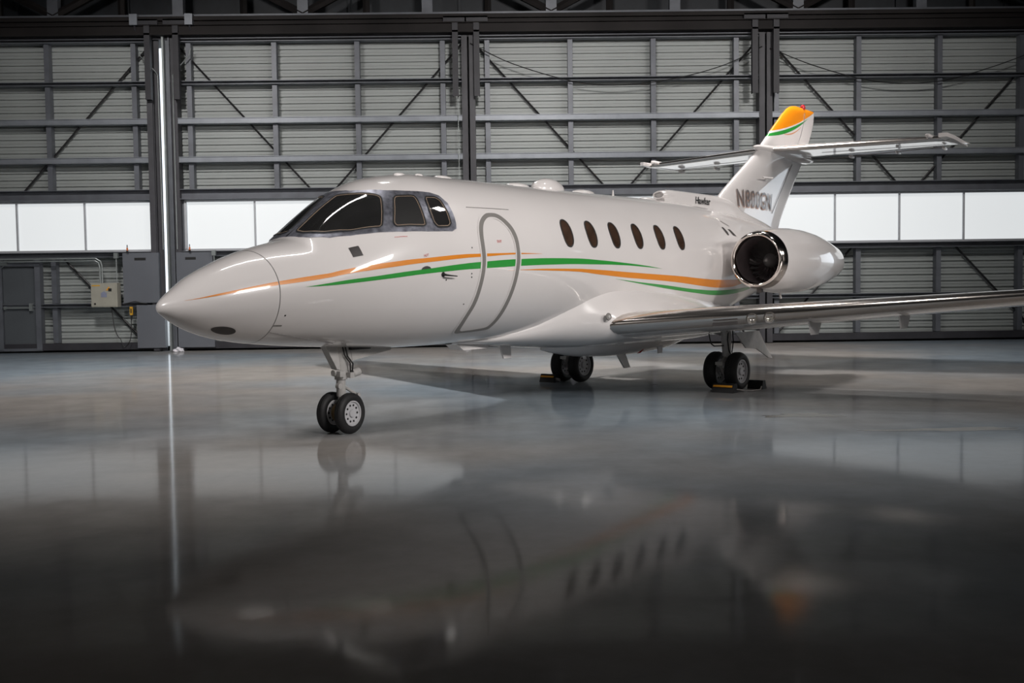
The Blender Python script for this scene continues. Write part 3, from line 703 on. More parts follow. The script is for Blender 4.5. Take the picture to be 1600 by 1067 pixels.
# passenger door: grey outline band with a thin white margin
DO = [(3.545,-1.0),(3.487,-0.93),(3.459,-0.716),(3.48,-0.518),(3.497,-0.295),(3.513,-0.114),(3.519,0.027),(3.513,0.149),(3.518,0.273),(3.55,0.384),(3.62,0.474),(3.734,0.545),(3.842,0.565),(3.961,0.554),(4.063,0.488),(4.146,0.388),(4.188,0.272),(4.198,0.15),(4.196,0.004),(4.18,-0.134),(4.157,-0.311),(4.137,-0.521),(4.125,-0.738),(4.106,-0.887),(4.06,-0.962),(3.83,-0.992),(3.66,-1.0)]
DI = [(3.60,-0.955),(3.553,-0.90),(3.525,-0.716),(3.545,-0.521),(3.556,-0.297),(3.573,-0.116),(3.579,0.026),(3.576,0.148),(3.581,0.263),(3.612,0.365),(3.667,0.44),(3.753,0.496),(3.84,0.511),(3.92,0.50),(4.001,0.447),(4.077,0.36),(4.118,0.261),(4.134,0.14),(4.133,0.003),(4.117,-0.127),(4.095,-0.301),(4.07,-0.505),(4.055,-0.715),(4.036,-0.853),(3.99,-0.912),(3.81,-0.943),(3.68,-0.954)]
so, si = smooth_loop(DO, 5), smooth_loop(DI, 5)
bm = bmesh.new()
ring(bm, shrink(so, -.022), so, .004, 0); ring(bm, si, shrink(si, .022), .004, 0)
dr = J('cabin_door', bm, 'paint')
bm = bmesh.new(); ring(bm, so, si, .0055, 0, .003); J('door_outline', bm, 'outline', dr, label='grey outline band around the passenger door')
bm = bmesh.new()
for a, b in (((3.476,.634),(4.227,.636)),): tube(bm, [fpt(a[0]+(b[0]-a[0])*k/8, a[1], .002) for k in range(9)], .004, 6)
J('rain_strip', bm, 'outline')

# lettering helper: built-in font turned to mesh and pressed on a surface
def text_mesh(txt, size, sx=1.0, shear=0.0, bold=0.0, space=1.0):
    cu = bpy.data.curves.new('lettering', 'FONT'); cu.body = txt; cu.size = size; cu.shear = shear; cu.offset = bold; cu.resolution_u = 3; cu.space_character = space
    o = bpy.data.objects.new('lettering', cu); COL.objects.link(o)
    bpy.context.view_layer.update()
    me = bpy.data.meshes.new_from_object(o.evaluated_get(bpy.context.evaluated_depsgraph_get()))
    vs = [(v.co.x*sx, v.co.y) for v in me.vertices]; fs = [tuple(p.vertices) for p in me.polygons]
    bpy.data.objects.remove(o); bpy.data.curves.remove(cu); bpy.data.meshes.remove(me)
    return vs, fs
def put_text(bm, txt, size, place, sx=1.0, shear=0.0, bold=0.0, mi=0, space=1.0):
    vs, fs = text_mesh(txt, size, sx, shear, bold, space)
    nv = [bm.verts.new(place(x, y)) for x, y in vs]
    for f in fs:
        try: bm.faces.new([nv[i] for i in f]).material_index = mi
        except Exception: pass
    return max(v[0] for v in vs) if vs else 0
def on_skin(x0, t0, off=.004): return lambda u, v: fpt(x0+u, t0+v/1.0, off)
bm = bmesh.new(); put_text(bm, 'EXIT', .042, on_skin(3.80,.195), 1.0, 0, .0006); J('exit_lettering', bm, 'redtext', dr)
bm = bmesh.new()
for k in range(9): patch(bm, [(2.32+.018*k,.40-.0042*k),(2.332+.018*k,.3975-.0042*k),(2.331+.018*k,.388-.0042*k),(2.319+.018*k,.391-.0042*k)], .003, 0, 2)
J('small_red_notice', bm, 'redtext')
bm = bmesh.new(); put_text(bm, 'HOT', .04, on_skin(2.645,.103), .8, 0, .0004); J('small_red_notice', bm, 'redtext')
# small skin details
bm = bmesh.new(); patch(bm, [(1.794,.526),(1.9,.482),(1.918,.32),(1.806,.353)], .003, 0, 4); J('static_port_panel', bm, 'radome_black')
bm = bmesh.new()
cx, ct = .567, -.93; patch(bm, [(cx+.115*math.cos(2*PI*k/32), ct+.165*math.sin(2*PI*k/32)) for k in range(32)], .003, 0, 6); J('nose_vent_panel', bm, 'radome_black', nose)
bm = bmesh.new(); patch(bm, [(2.60,-.03),(2.62,-.008),(2.65,.002),(2.68,.003),(2.72,-.012),(2.738,-.034)], .004, 0, 3); J('ice_detector', bm, 'radome_black')
bm = bmesh.new(); p0 = Vector(fpt(2.915,-.125,0)); n0 = Vector(fus_n(2.915,-.125))
lathe(bm, [(.002,0),(.002,.028),(.012,.02),(.012,0)], p0, n0, 16); tube(bm, [p0, p0+n0*.05, p0+n0*.06+Vector((.04,0,-.004)), p0+n0*.06+Vector((.17,0,-.012))], [.012,.012,.009,.005], 8); J('pitot_probe', bm, 'black')
for (x, t) in ((3.356,-.149),(3.362,-.19),(3.344,-.518),(3.366,.14),(2.968,-.195),(1.08,-.45)):
    bm = bmesh.new(); lathe(bm, [(.002,0),(.002,.009),(.004,.0)], fpt(x,t,0), fus_n(x,t), 10); J('skin_fastener', bm, 'black')
bm = bmesh.new(); patch(bm, [(1.0,-.662),(1.09,-.662),(1.09,-.69),(1.0,-.69)], .003, 0, 2); J('latch_strip', bm, 'outline')
# nose gear bay door seams
bm = bmesh.new(); tube(bm, [fpt(1.01+.1*k, -.86-.04*k, .0005) for k in range(10)], .003, 5); J('bay_door_seam', bm, 'gap')
bm = bmesh.new()
patch(bm, [(9.70,.60),(9.76,.605),(9.83,.52),(9.84,.45),(9.79,.44),(9.73,.52)], .004, 0, 4)
patch(bm, [(9.90,.57),(9.99,.56),(10.13,.42),(10.0,.44)], .004, 0, 4)
patch(bm, [(9.80,.755),(9.86,.742),(10.06,.632),(10.02,.638)], .004, 0, 4)
J('air_vents', bm, 'radome_black')
# roof antennas
for (x, t, lx, ly, h) in ((3.12,PI/2-.1,.09,.05,.03),(3.42,PI/2-.12,.07,.04,.03),(3.85,PI/2-.1,.16,.06,.035),(5.35,PI/2-.05,.22,.12,.05),(6.1,PI/2,.34,.15,.16),(6.95,PI/2,.26,.12,.06),(8.75,PI/2,.25,.1,.05)):
    p = fpt(x, t, -.01); bm = bmesh.new(); ball(bm, Vector(p), 1, lx, ly, h, 20, 12); J('roof_antenna', bm, 'paint', smooth=True, angle=180)
bm = bmesh.new(); tube(bm, [fpt(7.75,PI/2,0), fpt(7.75,PI/2,.09)], [.02,.008], 8); J('roof_antenna', bm, 'paint')

# ---------------------------------------------------------------- belly fairing
FT = [(3.9,.90),(4.4,.93),(5.0,1.06),(5.3,1.19),(5.6,1.31),(5.95,1.43),(6.4,1.50),(7,1.50),(7.7,1.46),(8.5,1.39),(9.5,1.28),(10.5,1.2),(11.2,1.17)]
FB = [(3.9,.88),(4.25,.86),(4.8,.82),(5.4,.77),(6.2,.72),(7.5,.70),(8.8,.70),(9.8,.76),(10.6,.92),(11.2,1.13)]
FW_ = [(3.9,.06),(4.3,.12),(4.8,.30),(5.3,.58),(5.8,.88),(6.2,1.03),(6.6,1.10),(7.5,1.13),(8.5,1.12),(9.5,1.0),(10.5,.66),(11.2,.3)]
def fairing(x, u):
    """u from 0 (port upper edge) over the bottom (.5) to 1 (starboard upper edge)"""
    t, b, w = pchip(FT,x), pchip(FB,x), pchip(FW_,x); fz, fb, fw = pchip(F_ZC,x), pchip(F_BOT,x), pchip(F_WID,x)
    q = min(1, max(0, (fz-t)/(fz-fb))); y0 = max(.02, fw*math.sqrt(1-q*q)-.012); w = max(w, y0+.005)
    zc = b+(t-b)*pchip([(3.9,.97),(5.0,.9),(5.8,.7),(6.4,.45),(7.0,.42)], x); sg = -1 if u < .5 else 1; v = min(u, 1-u)*2
    if v < .4:
        s = v/.4; return (x, sg*(y0+(w-y0)*(.55*s+.45*math.sin(s*PI/2))), t+(zc-t)*s)
    s = (v-.4)/.6*PI/2; return (x, sg*w*max(0, math.cos(s))**.8, zc-(zc-b)*math.sin(s)**.85)
bm = bmesh.new(); loft(bm, [[fairing(3.9+7.3*i/90, k/72) for k in range(73)] for i in range(91)])
bf = J('belly_fairing', bm, 'paint', angle=60)
CW = [(5.9,.02),(6.2,.22),(6.8,.38),(7.8,.44),(8.8,.38),(9.6,.2),(10.0,.02)]; CB = [(5.9,.70),(6.2,.64),(6.8,.56),(7.8,.52),(8.8,.55),(9.6,.63),(10.0,.72)]
bm = bmesh.new(); loft(bm, [[(x, -pchip(CW,x)*math.cos(a), .78+(.78-pchip(CB,x))*math.sin(a)*(1 if math.sin(a) < 0 else .5)) for a in [2*PI*k/40 for k in range(40)]] for x in [5.9+4.1*i/40 for i in range(41)]], caps=(True, True))
J('belly_canoe', bm, 'paint', bf, angle=60)
bm = bmesh.new(); lathe(bm, [(0,.0),(0,.05),(.012,.045),(.012,0)], (6.0,-1.03,1.16), (-.25,-1,.05), 24); lathe(bm, [(.013,.022),(.02,.018),(.02,0)], (6.0,-1.03,1.16), (-.25,-1,.05), 16, 1); J('fuel_cap', bm, ['outline','gear'], bf)
def blade(name, x0, x1, y, z, h, sweep, t=.012, m='paint', par=None):
    bm = bmesh.new(); prism(bm, [(x0,y-t,z),(x1,y-t,z),(x1+sweep-(x1-x0)*.35,y-t,z-h),(x0+sweep,y-t,z-h)], (0,2*t,0)); return J(name, bm, m, par or bf, smooth=False)
blade('belly_antenna', 4.98, 5.22, 0, .84, .20, .10); blade('belly_antenna', 4.2, 4.32, .1, .88, .07, .05); blade('belly_antenna', 7.6, 7.85, -.1, .60, .27, .26); blade('belly_antenna', 6.0, 6.06, 0, .80, .12, .02)
blade('belly_antenna', 8.5, 8.66, -.3, .68, .16, .03); blade('belly_antenna', 6.75, 6.81, -.1, .62, .09, .05)
bm = bmesh.new(); prism(bm, [(4.0,-.12,.90),(4.75,-.12,.90),(4.6,-.12,.80),(4.15,-.12,.80)], (0,.2,0)); J('belly_scoop', bm, 'paint', smooth=False)

# ---------------------------------------------------------------- wings
def airfoil(n=18, t=.12, le=1.0):
    xs_ = [.5*(1-math.cos(PI*k/n)) for k in range(n+1)]
    yt = lambda x: 5*t*(.2969*math.sqrt(x)-.126*x-.3516*x*x+.2843*x**3-.1015*x**4)
    up = [(x, yt(x)) for x in reversed(xs_)]; lo = [(x, -yt(x)*.9) for x in xs_[1:-1]]
    return up+lo
def wing_sec(yabs, side, xl, xt_, z, t, inc=0.0, n=18):
    c = xt_-xl; return [(xl+u*c, side*yabs, z+v*c-(u-.25)*c*inc) for u, v in airfoil(n, t)]
def wLE(y): return 6.12+.42*(y-1.05)
def wTE(y): return 9.15+.155*(y-1.05)
def wz(y): return 1.0+.074*(y-1.05)
for side in (-1, 1):
    ys = [.6,1.05,1.6,2.2,2.8,3.6,4.4,5.2,6.0,6.8,7.5,7.75,7.83]
    secs = []
    for y in ys:
        k = 1 if y < 7.6 else (.7 if y < 7.8 else .25)
        xl = wLE(y)+(0 if y < 7.6 else (.08 if y < 7.8 else .3)); secs.append(wing_sec(y, side, xl, wTE(y), wz(y)+.02, (.135-.004*y)*k, .04))
    bm = bmesh.new(); N = len(secs[0])
    fr = [.5*(1-math.cos(PI*k/18)) for k in range(19)]
    def mi_w(i, k):
        # chrome de-icing strip on the leading edge faces
        u = secs[i][k][0]; c = wTE(ys[i])-wLE(ys[i]); return 1 if (u-wLE(ys[i]))/c < (.125 if k < 18 else .035) else 0
    loft(bm, secs, mi=mi_w, caps=(True, True))
    w = J('wing', bm, ['paint','chrome'], label='port wing with polished leading edge' if side < 0 else 'starboard wing with polished leading edge', angle=50)
    # landing lights sunk in the leading edge
    for k, y in enumerate((2.66, 2.86)):
        bm = bmesh.new(); p = Vector((wLE(y)+.02, side*y, wz(y)+.0)); ax = Vector((-.92, side*.39, 0))
        lathe(bm, [(-.05,.075),(.02,.075),(.022,.062),(-.01,.045),(-.03,.0)], p, ax, 24, [0,0,1,1]); J('landing_light', bm, ['chrome','lens'], w)
    bm = bmesh.new()
    a = [(wLE(y)-.012, side*y, wz(y)-.06) for y in (2.22, 2.50)]; prism(bm, [a[0], a[1], (a[1][0],a[1][1],a[1][2]+.045), (a[0][0],a[0][1],a[0][2]+.045)], (.03,0,0)); J('stall_strip', bm, 'radome_black', w)
    # thin dark line where the wing top meets the fairing
    bm = bmesh.new(); tube(bm, [(6.3+.28*k, side*(1.135-.002*k), wz(1.1)+.12+.1*math.sin(k/8*PI/2)) for k in range(9)], .008, 6); J('root_line', bm, 'radome_black', w)
    # vortilon-like scoop under the wing (two pale plates seen below the outer wing)
    for y, h in ((3.2, .12), (4.2, .12)):
        x = wLE(y)+.3; z = wz(y)-.14
        bm = bmesh.new(); prism(bm, [(x,side*y-.01,z+.05),(x+.42,side*y-.01,z+.05),(x+.30,side*y-.01,z-h),(x+.08,side*y-.01,z-h)], (0,.02,0)); J('under_wing_fin', bm, 'paint', w, smooth=False)

# ---------------------------------------------------------------- fin and tailplane
def finLE(z): return pchip([(2.4,10.2),(3.18,11.26),(3.98,12.60),(4.7,13.62),(5.0,14.10),(5.06,14.28),(5.09,14.5)], z)
def finTE(z): return pchip([(2.4,13.5),(2.66,13.66),(3.78,14.62),(4.06,14.87),(5.03,15.43),(5.09,15.40)], z)
bm = bmesh.new(); zs = [2.4,2.8,3.0,3.2,3.5,3.8,4.0,4.2,4.5,4.7,4.85,4.95,5.0,5.03,5.06,5.08]; secs = []
for z in zs:
    a, b = finLE(z), finTE(z); c = b-a; t = .10*(1 if z < 5.0 else max(.12, (5.085-z)/.09)**.5)
    secs.append([(a+u*c, v*c*1.0, z) for u, v in airfoil(18, t)])
loft(bm, secs, caps=(True, True)); fin = J('tail_fin', bm, M['fin'], angle=50)
def finhalf(x, z):
    a, b = finLE(z), finTE(z); u = min(max((x-a)/(b-a), .001), 1); t = .10
    return 5*t*(.2969*math.sqrt(u)-.126*u-.3516*u*u+.2843*u**3-.1015*u**4)*(b-a)
bm = bmesh.new()
for s in (-1, 1):
    pts = [(finTE(z)-.62+.1*(z-3)/2, s*(finhalf(finTE(z)-.62, z)*.9+.012), z) for z in (2.9,3.3,3.7,3.9)]
    tube(bm, pts, .006, 5)
J('rudder_seam', bm, 'gap', fin)
bm = bmesh.new()
for s in (-1,):
    tube(bm, [(finTE(z)-.62, s*(finhalf(finTE(z)-.62, z)+.004), z) for z in (4.25,4.5,4.8,4.98)], .004, 5)
J('rudder_seam', bm, 'gap', fin)
bm = bmesh.new(); ball(bm, Vector((14.85,0,5.10)), .06, 1.3,.8,1, 16, 10); J('beacon_light', bm, 'red', fin, label='red beacon light', angle=180)
bm = bmesh.new(); tube(bm, [(12.5,-.10-.12,3.51),(12.86,-.12-.12,3.525)], [.014,.02], 8); tube(bm, [(12.8,-.1,3.52),(12.8,-.24,3.52)], .014, 6); J('fin_probe', bm, 'paint', fin)
# dorsal fairing with air scoop
DT = [(9.12,3.05),(9.2,3.075),(9.35,3.095),(9.8,3.10),(10.6,3.10),(11.0,3.10),(11.35,3.07),(11.7,2.95),(12.0,2.88),(13.0,2.7),(13.6,2.55)]
DW = [(9.12,.08),(9.3,.12),(9.8,.14),(10.6,.16),(11.3,.18),(12,.17),(13,.12),(13.6,.06)]
def dors(x, a):
    t, w = pchip(DT,x), pchip(DW,x); zb = pchip(F_TOP,x)-.22; zr = t-w*.75; wb = w+.12+.05*min(1, (x-9.1)/1.5)
    if a <= 0: return (x, -(w+(wb-w)*(-a)**1.6), zr+(zb-zr)*(-a))
    if a >= 1: return (x, (w+(wb-w)*(a-1)**1.6), zr+(zb-zr)*(a-1))
    th = a*PI; return (x, -w*math.cos(th), zr+w*.75*math.sin(th))
bm = bmesh.new(); al = [-1,-.8,-.6,-.4,-.2]+[k/14 for k in range(15)]+[1.2,1.4,1.6,1.8,2]
loft(bm, [[dors(9.12+4.4*i/50, a) for a in al] for i in range(51)], closed=False, caps=(True, True)); df = J('dorsal_fairing', bm, 'paint', fin, angle=60)
bm = bmesh.new()
def ov(x, ry, rz, z=2.995): return [(x, ry*math.cos(2*PI*k/32), z+rz*math.sin(2*PI*k/32)) for k in range(32)]
loft(bm, [ov(9.5,.13,.10,2.985),ov(9.2,.125,.085),ov(9.10,.115,.068),ov(9.075,.10,.055),ov(9.08,.085,.043),ov(9.11,.078,.038)])
loft(bm, [ov(9.11,.078,.038),ov(9.3,.07,.033),ov(9.31,.001,.001)], mi=1)
J('ram_air_intake', bm, ['paint','black'], fin)
# registration and type lettering
def fin_place(x0, z0, kx, kz, off, slant=0): return lambda u, v: (x0+u*kx+v*slant, -(finhalf(x0+u*kx, z0+v)+off), z0+v*kz)
for m_, dx, dz, off in (('regshadow', .012, -.016, .006), ('regtext', 0, 0, .012)):
    bm = bmesh.new(); put_text(bm, 'N800GN', .44, fin_place(11.60+dx, 2.955+dz, 1.0, 1.0, off), .84, 0, .003, space=1.17); J('registration_lettering', bm, m_, fin)
bm = bmesh.new()
def dpl(u, v):
    x, z = 10.0+u, 2.905+v; t, w = pchip(DT,x), pchip(DW,x); zb = pchip(F_TOP,x)-.22; zr = t-w*.75; a = min(1, max(0, (z-zr)/(zb-zr))); wb = w+.12+.05*min(1,(x-9.1)/1.5)
    return (x, -(w+(wb-w)*a**1.6)-.006, z)
put_text(bm, 'Hawker', .165, dpl, .95, .35, .0045); J('type_lettering', bm, 'black', fin)

ZT = 4.12
for side in (-1, 1):
    ys = [.05,.3,.8,1.5,2.2,2.8,2.95,3.05]; secs = []
    for y in ys:
        xl = 13.12+.245*y; xt_ = 15.36+.03*y
        if y > 2.9: xl += .5*(y-2.9)
        secs.append([(xl+u*(xt_-xl), side*y, ZT+(v*(xt_-xl) if v >= 0 else max(v*(xt_-xl), -.045 if y < 3 else -.02))+.028*(u-.3)*(xt_-xl)) for u, v in airfoil(18, .085*(1 if y < 3 else .5))])
    bm = bmesh.new()
    def mi_t(i, k): return 1 if (secs[i][k][0]-(13.12+.245*ys[i]))/(2.2) < .06 else 0
    loft(bm, secs, mi=mi_t, caps=(True, True)); tp = J('tailplane', bm, ['paint','chrome'], angle=50, label='port tailplane' if side < 0 else 'starboard tailplane')
    bm = bmesh.new(); x0 = 13.85
    prism(bm, [(13.62,side*2.98,ZT-.03),(14.0,side*2.98,ZT-.045),(15.42,side*2.98,ZT-.02),(15.42,side*3.0,ZT-.02),(14.1,side*3.12,ZT-.03),(13.7,side*3.1,ZT-.02)], (0,0,.07)); J('elevator_horn', bm, 'paint', tp, angle=30)
    bm = bmesh.new(); lathe(bm, [(0,0),(.02,.035),(.10,.045),(.42,.04),(.5,0)], (13.62,side*2.78,ZT+.02), (.45,side*-.9 if False else 0,0) if False else (1,0,0), 12); J('horn_balance', bm, 'paint', tp)
    bm = bmesh.new()
    tube(bm, [(14.85,side*.4,ZT-.085),(14.9,side*2.75,ZT-.05)], .007, 5); J('elevator_seam', bm, 'gap', tp)
    for y in (1.0, 1.9, 2.75):
        bm = bmesh.new(); ball(bm, Vector((14.85,side*y,ZT-.085)), 1, .16,.022,.035, 12, 8); J('elevator_hinge', bm, 'paint', tp, angle=180)
bm = bmesh.new(); loft(bm, [[(x, r_*1.0*math.cos(a), ZT-.02+dz+rz*math.sin(a)) for a in [2*PI*k/24 for k in range(24)]] for x, r_, rz, dz in ((12.55,.01,.01,0),(12.7,.07,.05,0),(13.2,.13,.09,0),(14.2,.17,.12,-.02),(15.0,.12,.09,-.03),(15.35,.02,.02,-.03))], caps=(True, True))
J('tail_bullet_fairing', bm, 'paint', fin, angle=60)

# ---------------------------------------------------------------- engines
for side in (-1, 1):
    O = Vector((9.37, side*1.52, 1.93)); ax = (1, 0, 0)
    bm = bmesh.new(); prof = [(.17,.455),(.3,.475),(.6,.505),(1.0,.522),(1.4,.515),(1.8,.485),(2.2,.43),(2.6,.355),(2.9,.295),(2.95,.28),(2.9,.255),(2.5,.25)]
    lathe(bm, prof, O, ax, 64); nac = J('engine_nacelle', bm, 'paint', label='port engine nacelle with polished intake lip' if side < 0 else 'starboard engine nacelle with polished intake lip')
    bm = bmesh.new(); lathe(bm, [(.17,.456),(.10,.444),(.05,.432),(.015,.415),(0,.392),(.01,.372),(.04,.358),(.09,.350)], O, ax, 64); J('intake_lip', bm, 'lipmetal', nac, angle=180)
    bm = bmesh.new(); lathe(bm, [(.09,.350),(.3,.355),(.62,.372),(.72,.375),(.72,0)], O, ax, 64); J('intake_duct', bm, 'intake', nac)
    bm = bmesh.new(); fx = O.x+.55
    for k in range(24):
        a = 2*PI*k/24; da = .085
        def pt(r, aa, dx): return (fx+dx, O.y+r*math.cos(aa), O.z+r*math.sin(aa))
        prev = None; cols = []
        for j in range(6):
            r = .10+.26*j/5; tw = .3+.6*j/5
            cols.append((bm.verts.new(pt(r, a-da*(1-.2*j/5)+.25*(j/5)**2, -.04)), bm.verts.new(pt(r, a+da*.55+.25*(j/5)**2, .06))))
        for j in range(5): bm.faces.new((cols[j][0], cols[j+1][0], cols[j+1][1], cols[j][1]))
    J('fan', bm, 'fan', nac)
    bm = bmesh.new(); lathe(bm, [(.36,0),(.38,.03),(.44,.075),(.52,.11),(.58,.12)], O, ax, 32); J('spinner', bm, 'fan', nac)
    bm = bmesh.new(); lathe(bm, [(2.5,.20),(3.0,.17),(3.15,.12),(3.2,0)], O, ax, 32); J('exhaust_cone', bm, 'intake', nac)
    # pylon
    bm = bmesh.new(); secs = []
    for y in (.55, 1.2):
        secs.append([(9.95+2.2*u, side*y, 1.96+v*2.2*.9) for u, v in airfoil(14, .10)])
    loft(bm, secs, caps=(True, True)); J('pylon', bm, 'paint', nac)
    bm = bmesh.new(); box(bm, O.x+.12, O.x+.2, O.y-.035, O.y+.035, O.z-.50, O.z-.44); J('drain_vent', bm, 'radome_black', nac, smooth=False)
    bm = bmesh.new(); tube(bm, [(O.x+.9,O.y,O.z-.5),(O.x+.93,O.y,O.z-.6)], .02, 6); J('drain_mast', bm, 'paint', nac)

# ---------------------------------------------------------------- landing gear
def wheel(par, c, ax, R_, W_, hubr, names, holes, hubm='hub'):
    bm = bmesh.new(); h = W_/2
    prof = [(-h*.55,hubr),(-h*.85,hubr*1.06),(-h*.98,R_*.74),(-h*.9,R_*.88),(-h*.6,R_*.965),(-h*.42,R_*.99),(-h*.40,R_*.982),(-h*.36,R_*.982),(-h*.34,R_*.997),(-.02*W_,R_),(0,R_*.985),(.02*W_,R_),(h*.34,R_*.997),(h*.36,R_*.982),(h*.40,R_*.982),(h*.42,R_*.99),(h*.6,R_*.965),(h*.9,R_*.88),(h*.98,R_*.74),(h*.85,hubr*1.06),(h*.55,hubr)]
    lathe(bm, prof, c, ax, 48); t = J(names[0], bm, 'rubber', par)
    bm = bmesh.new()
    lathe(bm, [(-h*.55,hubr),(-h*.8,hubr*1.02),(-h*.82,hubr*.93),(-h*.5,hubr*.86),(-h*.45,hubr*.35),(-h*.75,hubr*.3),(-h*.78,0)], c, ax, 40)
    lathe(bm, [(h*.55,hubr),(h*.8,hubr*1.02),(h*.82,hubr*.93),(h*.5,hubr*.86),(h*.45,hubr*.35),(h*.75,hubr*.3),(h*.78,0)], c, ax, 40)
    axv = Vector(ax).normalized(); a = axv.cross(Vector((0,0,1))).normalized(); b = Vector((0,0,1))
    for s in (-1, 1):
        for k in range(holes):
            an = 2*PI*k/holes; pc = Vector(c)+axv*s*h*.485+(a*math.cos(an)+b*math.sin(an))*hubr*.66
            lathe(bm, [(0,hubr*.085),(.006,hubr*.085),(.006,0)], pc, axv*s, 8, 1)
    J(names[1], bm, [hubm,'black'], par)
# nose gear
ng = None
st = .14
axn = Vector((math.sin(st)*.9, -math.cos(st), 0)).normalized()
cN = Vector((2.24, 0, .222))
bm = bmesh.new()
tube(bm, [(2.24,0,.25),(2.25,0,.42)], [.032,.034], 14); tube(bm, [(2.25,0,.40),(2.25,0,.60)], [.05,.052], 16); tube(bm, [(2.25,0,.585),(2.25,0,.63)], .068, 16)
tube(bm, [(2.25,0,.62),(2.24,0,.98)], [.058,.085], 16)
prism(bm, [(2.16,-.045,.70),(2.34,-.045,.66),(2.46,-.045,.96),(2.0,-.045,.96)], (0,.09,0))
tube(bm, [Vector(cN)-axn*.12, Vector(cN)+axn*.12], .03, 12)
ng = J('nose_gear', bm, 'gear', angle=35)
bm = bmesh.new(); tube(bm, [(2.12,-.02,.66),(2.40,-.02,.655)], .035, 10); tube(bm, [(2.36,-.06,.64),(2.46,-.06,.66)], .045, 12); box(bm, 2.14,2.22,-.11,-.06,.62,.68); box(bm, 2.28,2.34,-.12,-.06,.60,.66); tube(bm, [(2.16,-.09,.52),(2.16,-.04,.52)], .03, 10); J('steering_actuator', bm, 'gear', ng)
bm = bmesh.new(); tube(bm, [(2.30,0,.50),(2.47,0,.40)], .018, 8); tube(bm, [(2.47,0,.40),(2.34,0,.26)], .018, 8); tube(bm, [(2.47,-.05,.40),(2.47,.05,.40)], .022, 8); J('torque_link', bm, 'gear', ng)
bm = bmesh.new(); tube(bm, [(2.40,-.03,.80),(2.95,-.03,.90)], .02, 8); tube(bm, [(2.42,.06,.82),(2.9,.06,.92)], .02, 8); prism(bm, [(2.38,-.05,.78),(2.98,-.05,.87),(2.96,-.05,.92),(2.36,-.05,.90)], (0,.01,0)); J('drag_brace', bm, 'gear', ng)
bm = bmesh.new(); tube(bm, [(2.20,-.09,.95),(2.22,-.1,.85),(2.30,-.1,.76),(2.31,-.09,.66)], .009, 6); tube(bm, [(2.24,-.09,.95),(2.26,-.1,.84),(2.34,-.1,.75),(2.33,-.09,.62)], .009, 6); J('hydraulic_hose', bm, 'black', ng)
bm = bmesh.new(); box(bm, 2.33,2.62,-.09,-.02,.90,.945); J('bay_edge', bm, 'black', ng)
for s in (-1, 1):
    c = Vector(cN)+axn*.124*s*1; wheel(ng, c, axn, .222, .115, .135, ('nose_tire','nose_wheel'), 10)
bm = bmesh.new(); lathe(bm, [(-.05,.10),(.05,.10)], cN, axn, 30); J('brake_disc', bm, 'hubgold', ng)
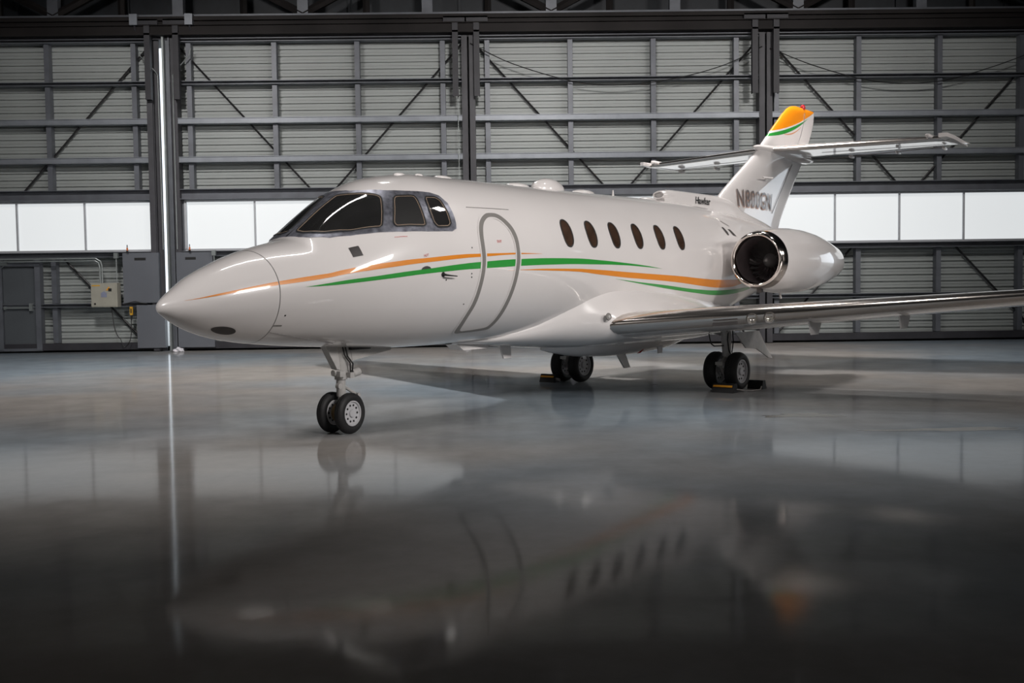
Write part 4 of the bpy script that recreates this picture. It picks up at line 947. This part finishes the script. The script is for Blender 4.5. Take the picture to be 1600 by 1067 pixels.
# main gear
for side in (-1, 1):
    y0 = side*1.395; xg = 8.648
    bm = bmesh.new()
    tube(bm, [(xg+.02,y0,.30),(xg,y0,.55)], [.04,.04], 14); tube(bm, [(xg,y0,.50),(xg-.02,y0,.98)], [.062,.085], 16); tube(bm, [(xg,y0-.17,.285),(xg,y0+.17,.285)], .035, 12)
    tube(bm, [(xg,y0,.80),(xg+.05,y0-side*.55,.95)], .03, 8)
    mg = J('main_gear', bm, 'gear', label='port main landing gear' if side < 0 else 'starboard main landing gear', angle=35)
    bm = bmesh.new(); tube(bm, [(xg-.07,y0,.48),(xg-.22,y0,.40)], .022, 8); tube(bm, [(xg-.22,y0,.40),(xg-.1,y0,.24)], .022, 8); tube(bm, [(xg-.22,y0-.04,.40),(xg-.22,y0+.04,.40)], .03, 8); box(bm, xg-.27,xg-.17,y0-.07,y0+.05,.385,.43); J('torque_link', bm, 'gear', mg)
    for s in (-1, 1): wheel(mg, (xg, y0+s*.171, .283), (0,1,0), .283, .20, .172, ('main_tire','main_wheel'), 10)
    bm = bmesh.new(); tube(bm, [(xg-.04,y0-.05,.92),(xg-.09,y0-.06,.75),(xg-.04,y0-.06,.58),(xg+.03,y0-.06,.5)], .010, 6); tube(bm, [(xg+.08,y0-.05,.92),(xg+.1,y0-.06,.72),(xg+.05,y0-.06,.55)], .010, 6)
    tube(bm, [(xg-.75,y0+side*.1,.86),(xg-.6,y0+side*.05,.72),(xg-.4,y0,.67),(xg-.1,y0,.66)], .009, 6); J('brake_hose', bm, 'black', mg)
    bm = bmesh.new(); yy = y0+side*.22
    prism(bm, [(8.45,yy,.86),(9.25,yy,.86),(9.45,yy,.66),(9.72,yy,.417),(9.60,yy,.43),(9.16,yy,.59),(8.80,yy,.62)], (0,side*.02,0)); J('gear_door', bm, 'gear', mg, smooth=False)

# ---------------------------------------------------------------- chocks, streamer
def chock(x, y, w, rz, lab, rope=False):
    p = a2w(x, y, 0); c = empty('wheel_chock', p, YH+rz, label=lab, cat='wheel chock')
    bm = bmesh.new(); prism(bm, [(-.08,-w/2,0),(.08,-w/2,0),(.05,-w/2,.13),(-.03,-w/2,.13)], (0,w,0)); obj('rubber_block', bm, 'rubber', c)
    bm = bmesh.new(); prism(bm, [(-.068,-w/2+.02,.08),(-.052,-w/2+.02,.105),(-.058,-w/2+.02,.11),(-.074,-w/2+.02,.085)], (0,w-.04,0)); obj('reflective_stripe', bm, 'yellow', c)
    return c
ch = chock(8.37, 1.66, .30, 0, 'black rubber chock with orange stripe in front of the far main wheels')
bm = bmesh.new(); tube(bm, [(-.02,-.15,.06),(-.05,-.24,.05)], .022, 8); obj('rope_knot', bm, 'whiterope', ch)
chock(8.27, -1.55, .34, 0, 'black rubber chock with orange stripe in front of the near main wheels')
chock(9.03, -1.70, .24, PI, 'black rubber chock tucked behind the outer near main wheel')
p0, p1, p2, p3 = a2w(8.30,-1.73,.05), a2w(8.55,-1.82,.012), a2w(8.8,-1.86,.012), a2w(9.0,-1.79,.05)
bm = bmesh.new(); tube(bm, [p0, p1, p2, p3], .010, 6); obj('chock_rope', bm, 'whiterope', label='pale rope joining the two chocks of the near main wheels', cat='rope')
p = a2w(7.95,-.55,.66)
bm = bmesh.new(); q = [a2w(7.66,-.58,.655), a2w(7.55,-.6,.632), a2w(7.40,-.6,.585), a2w(7.52,-.6,.592)]; prism(bm, q, (0,.015,0)); obj('warning_streamer', bm, 'red', label='small red streamer hanging under the belly', cat='streamer')
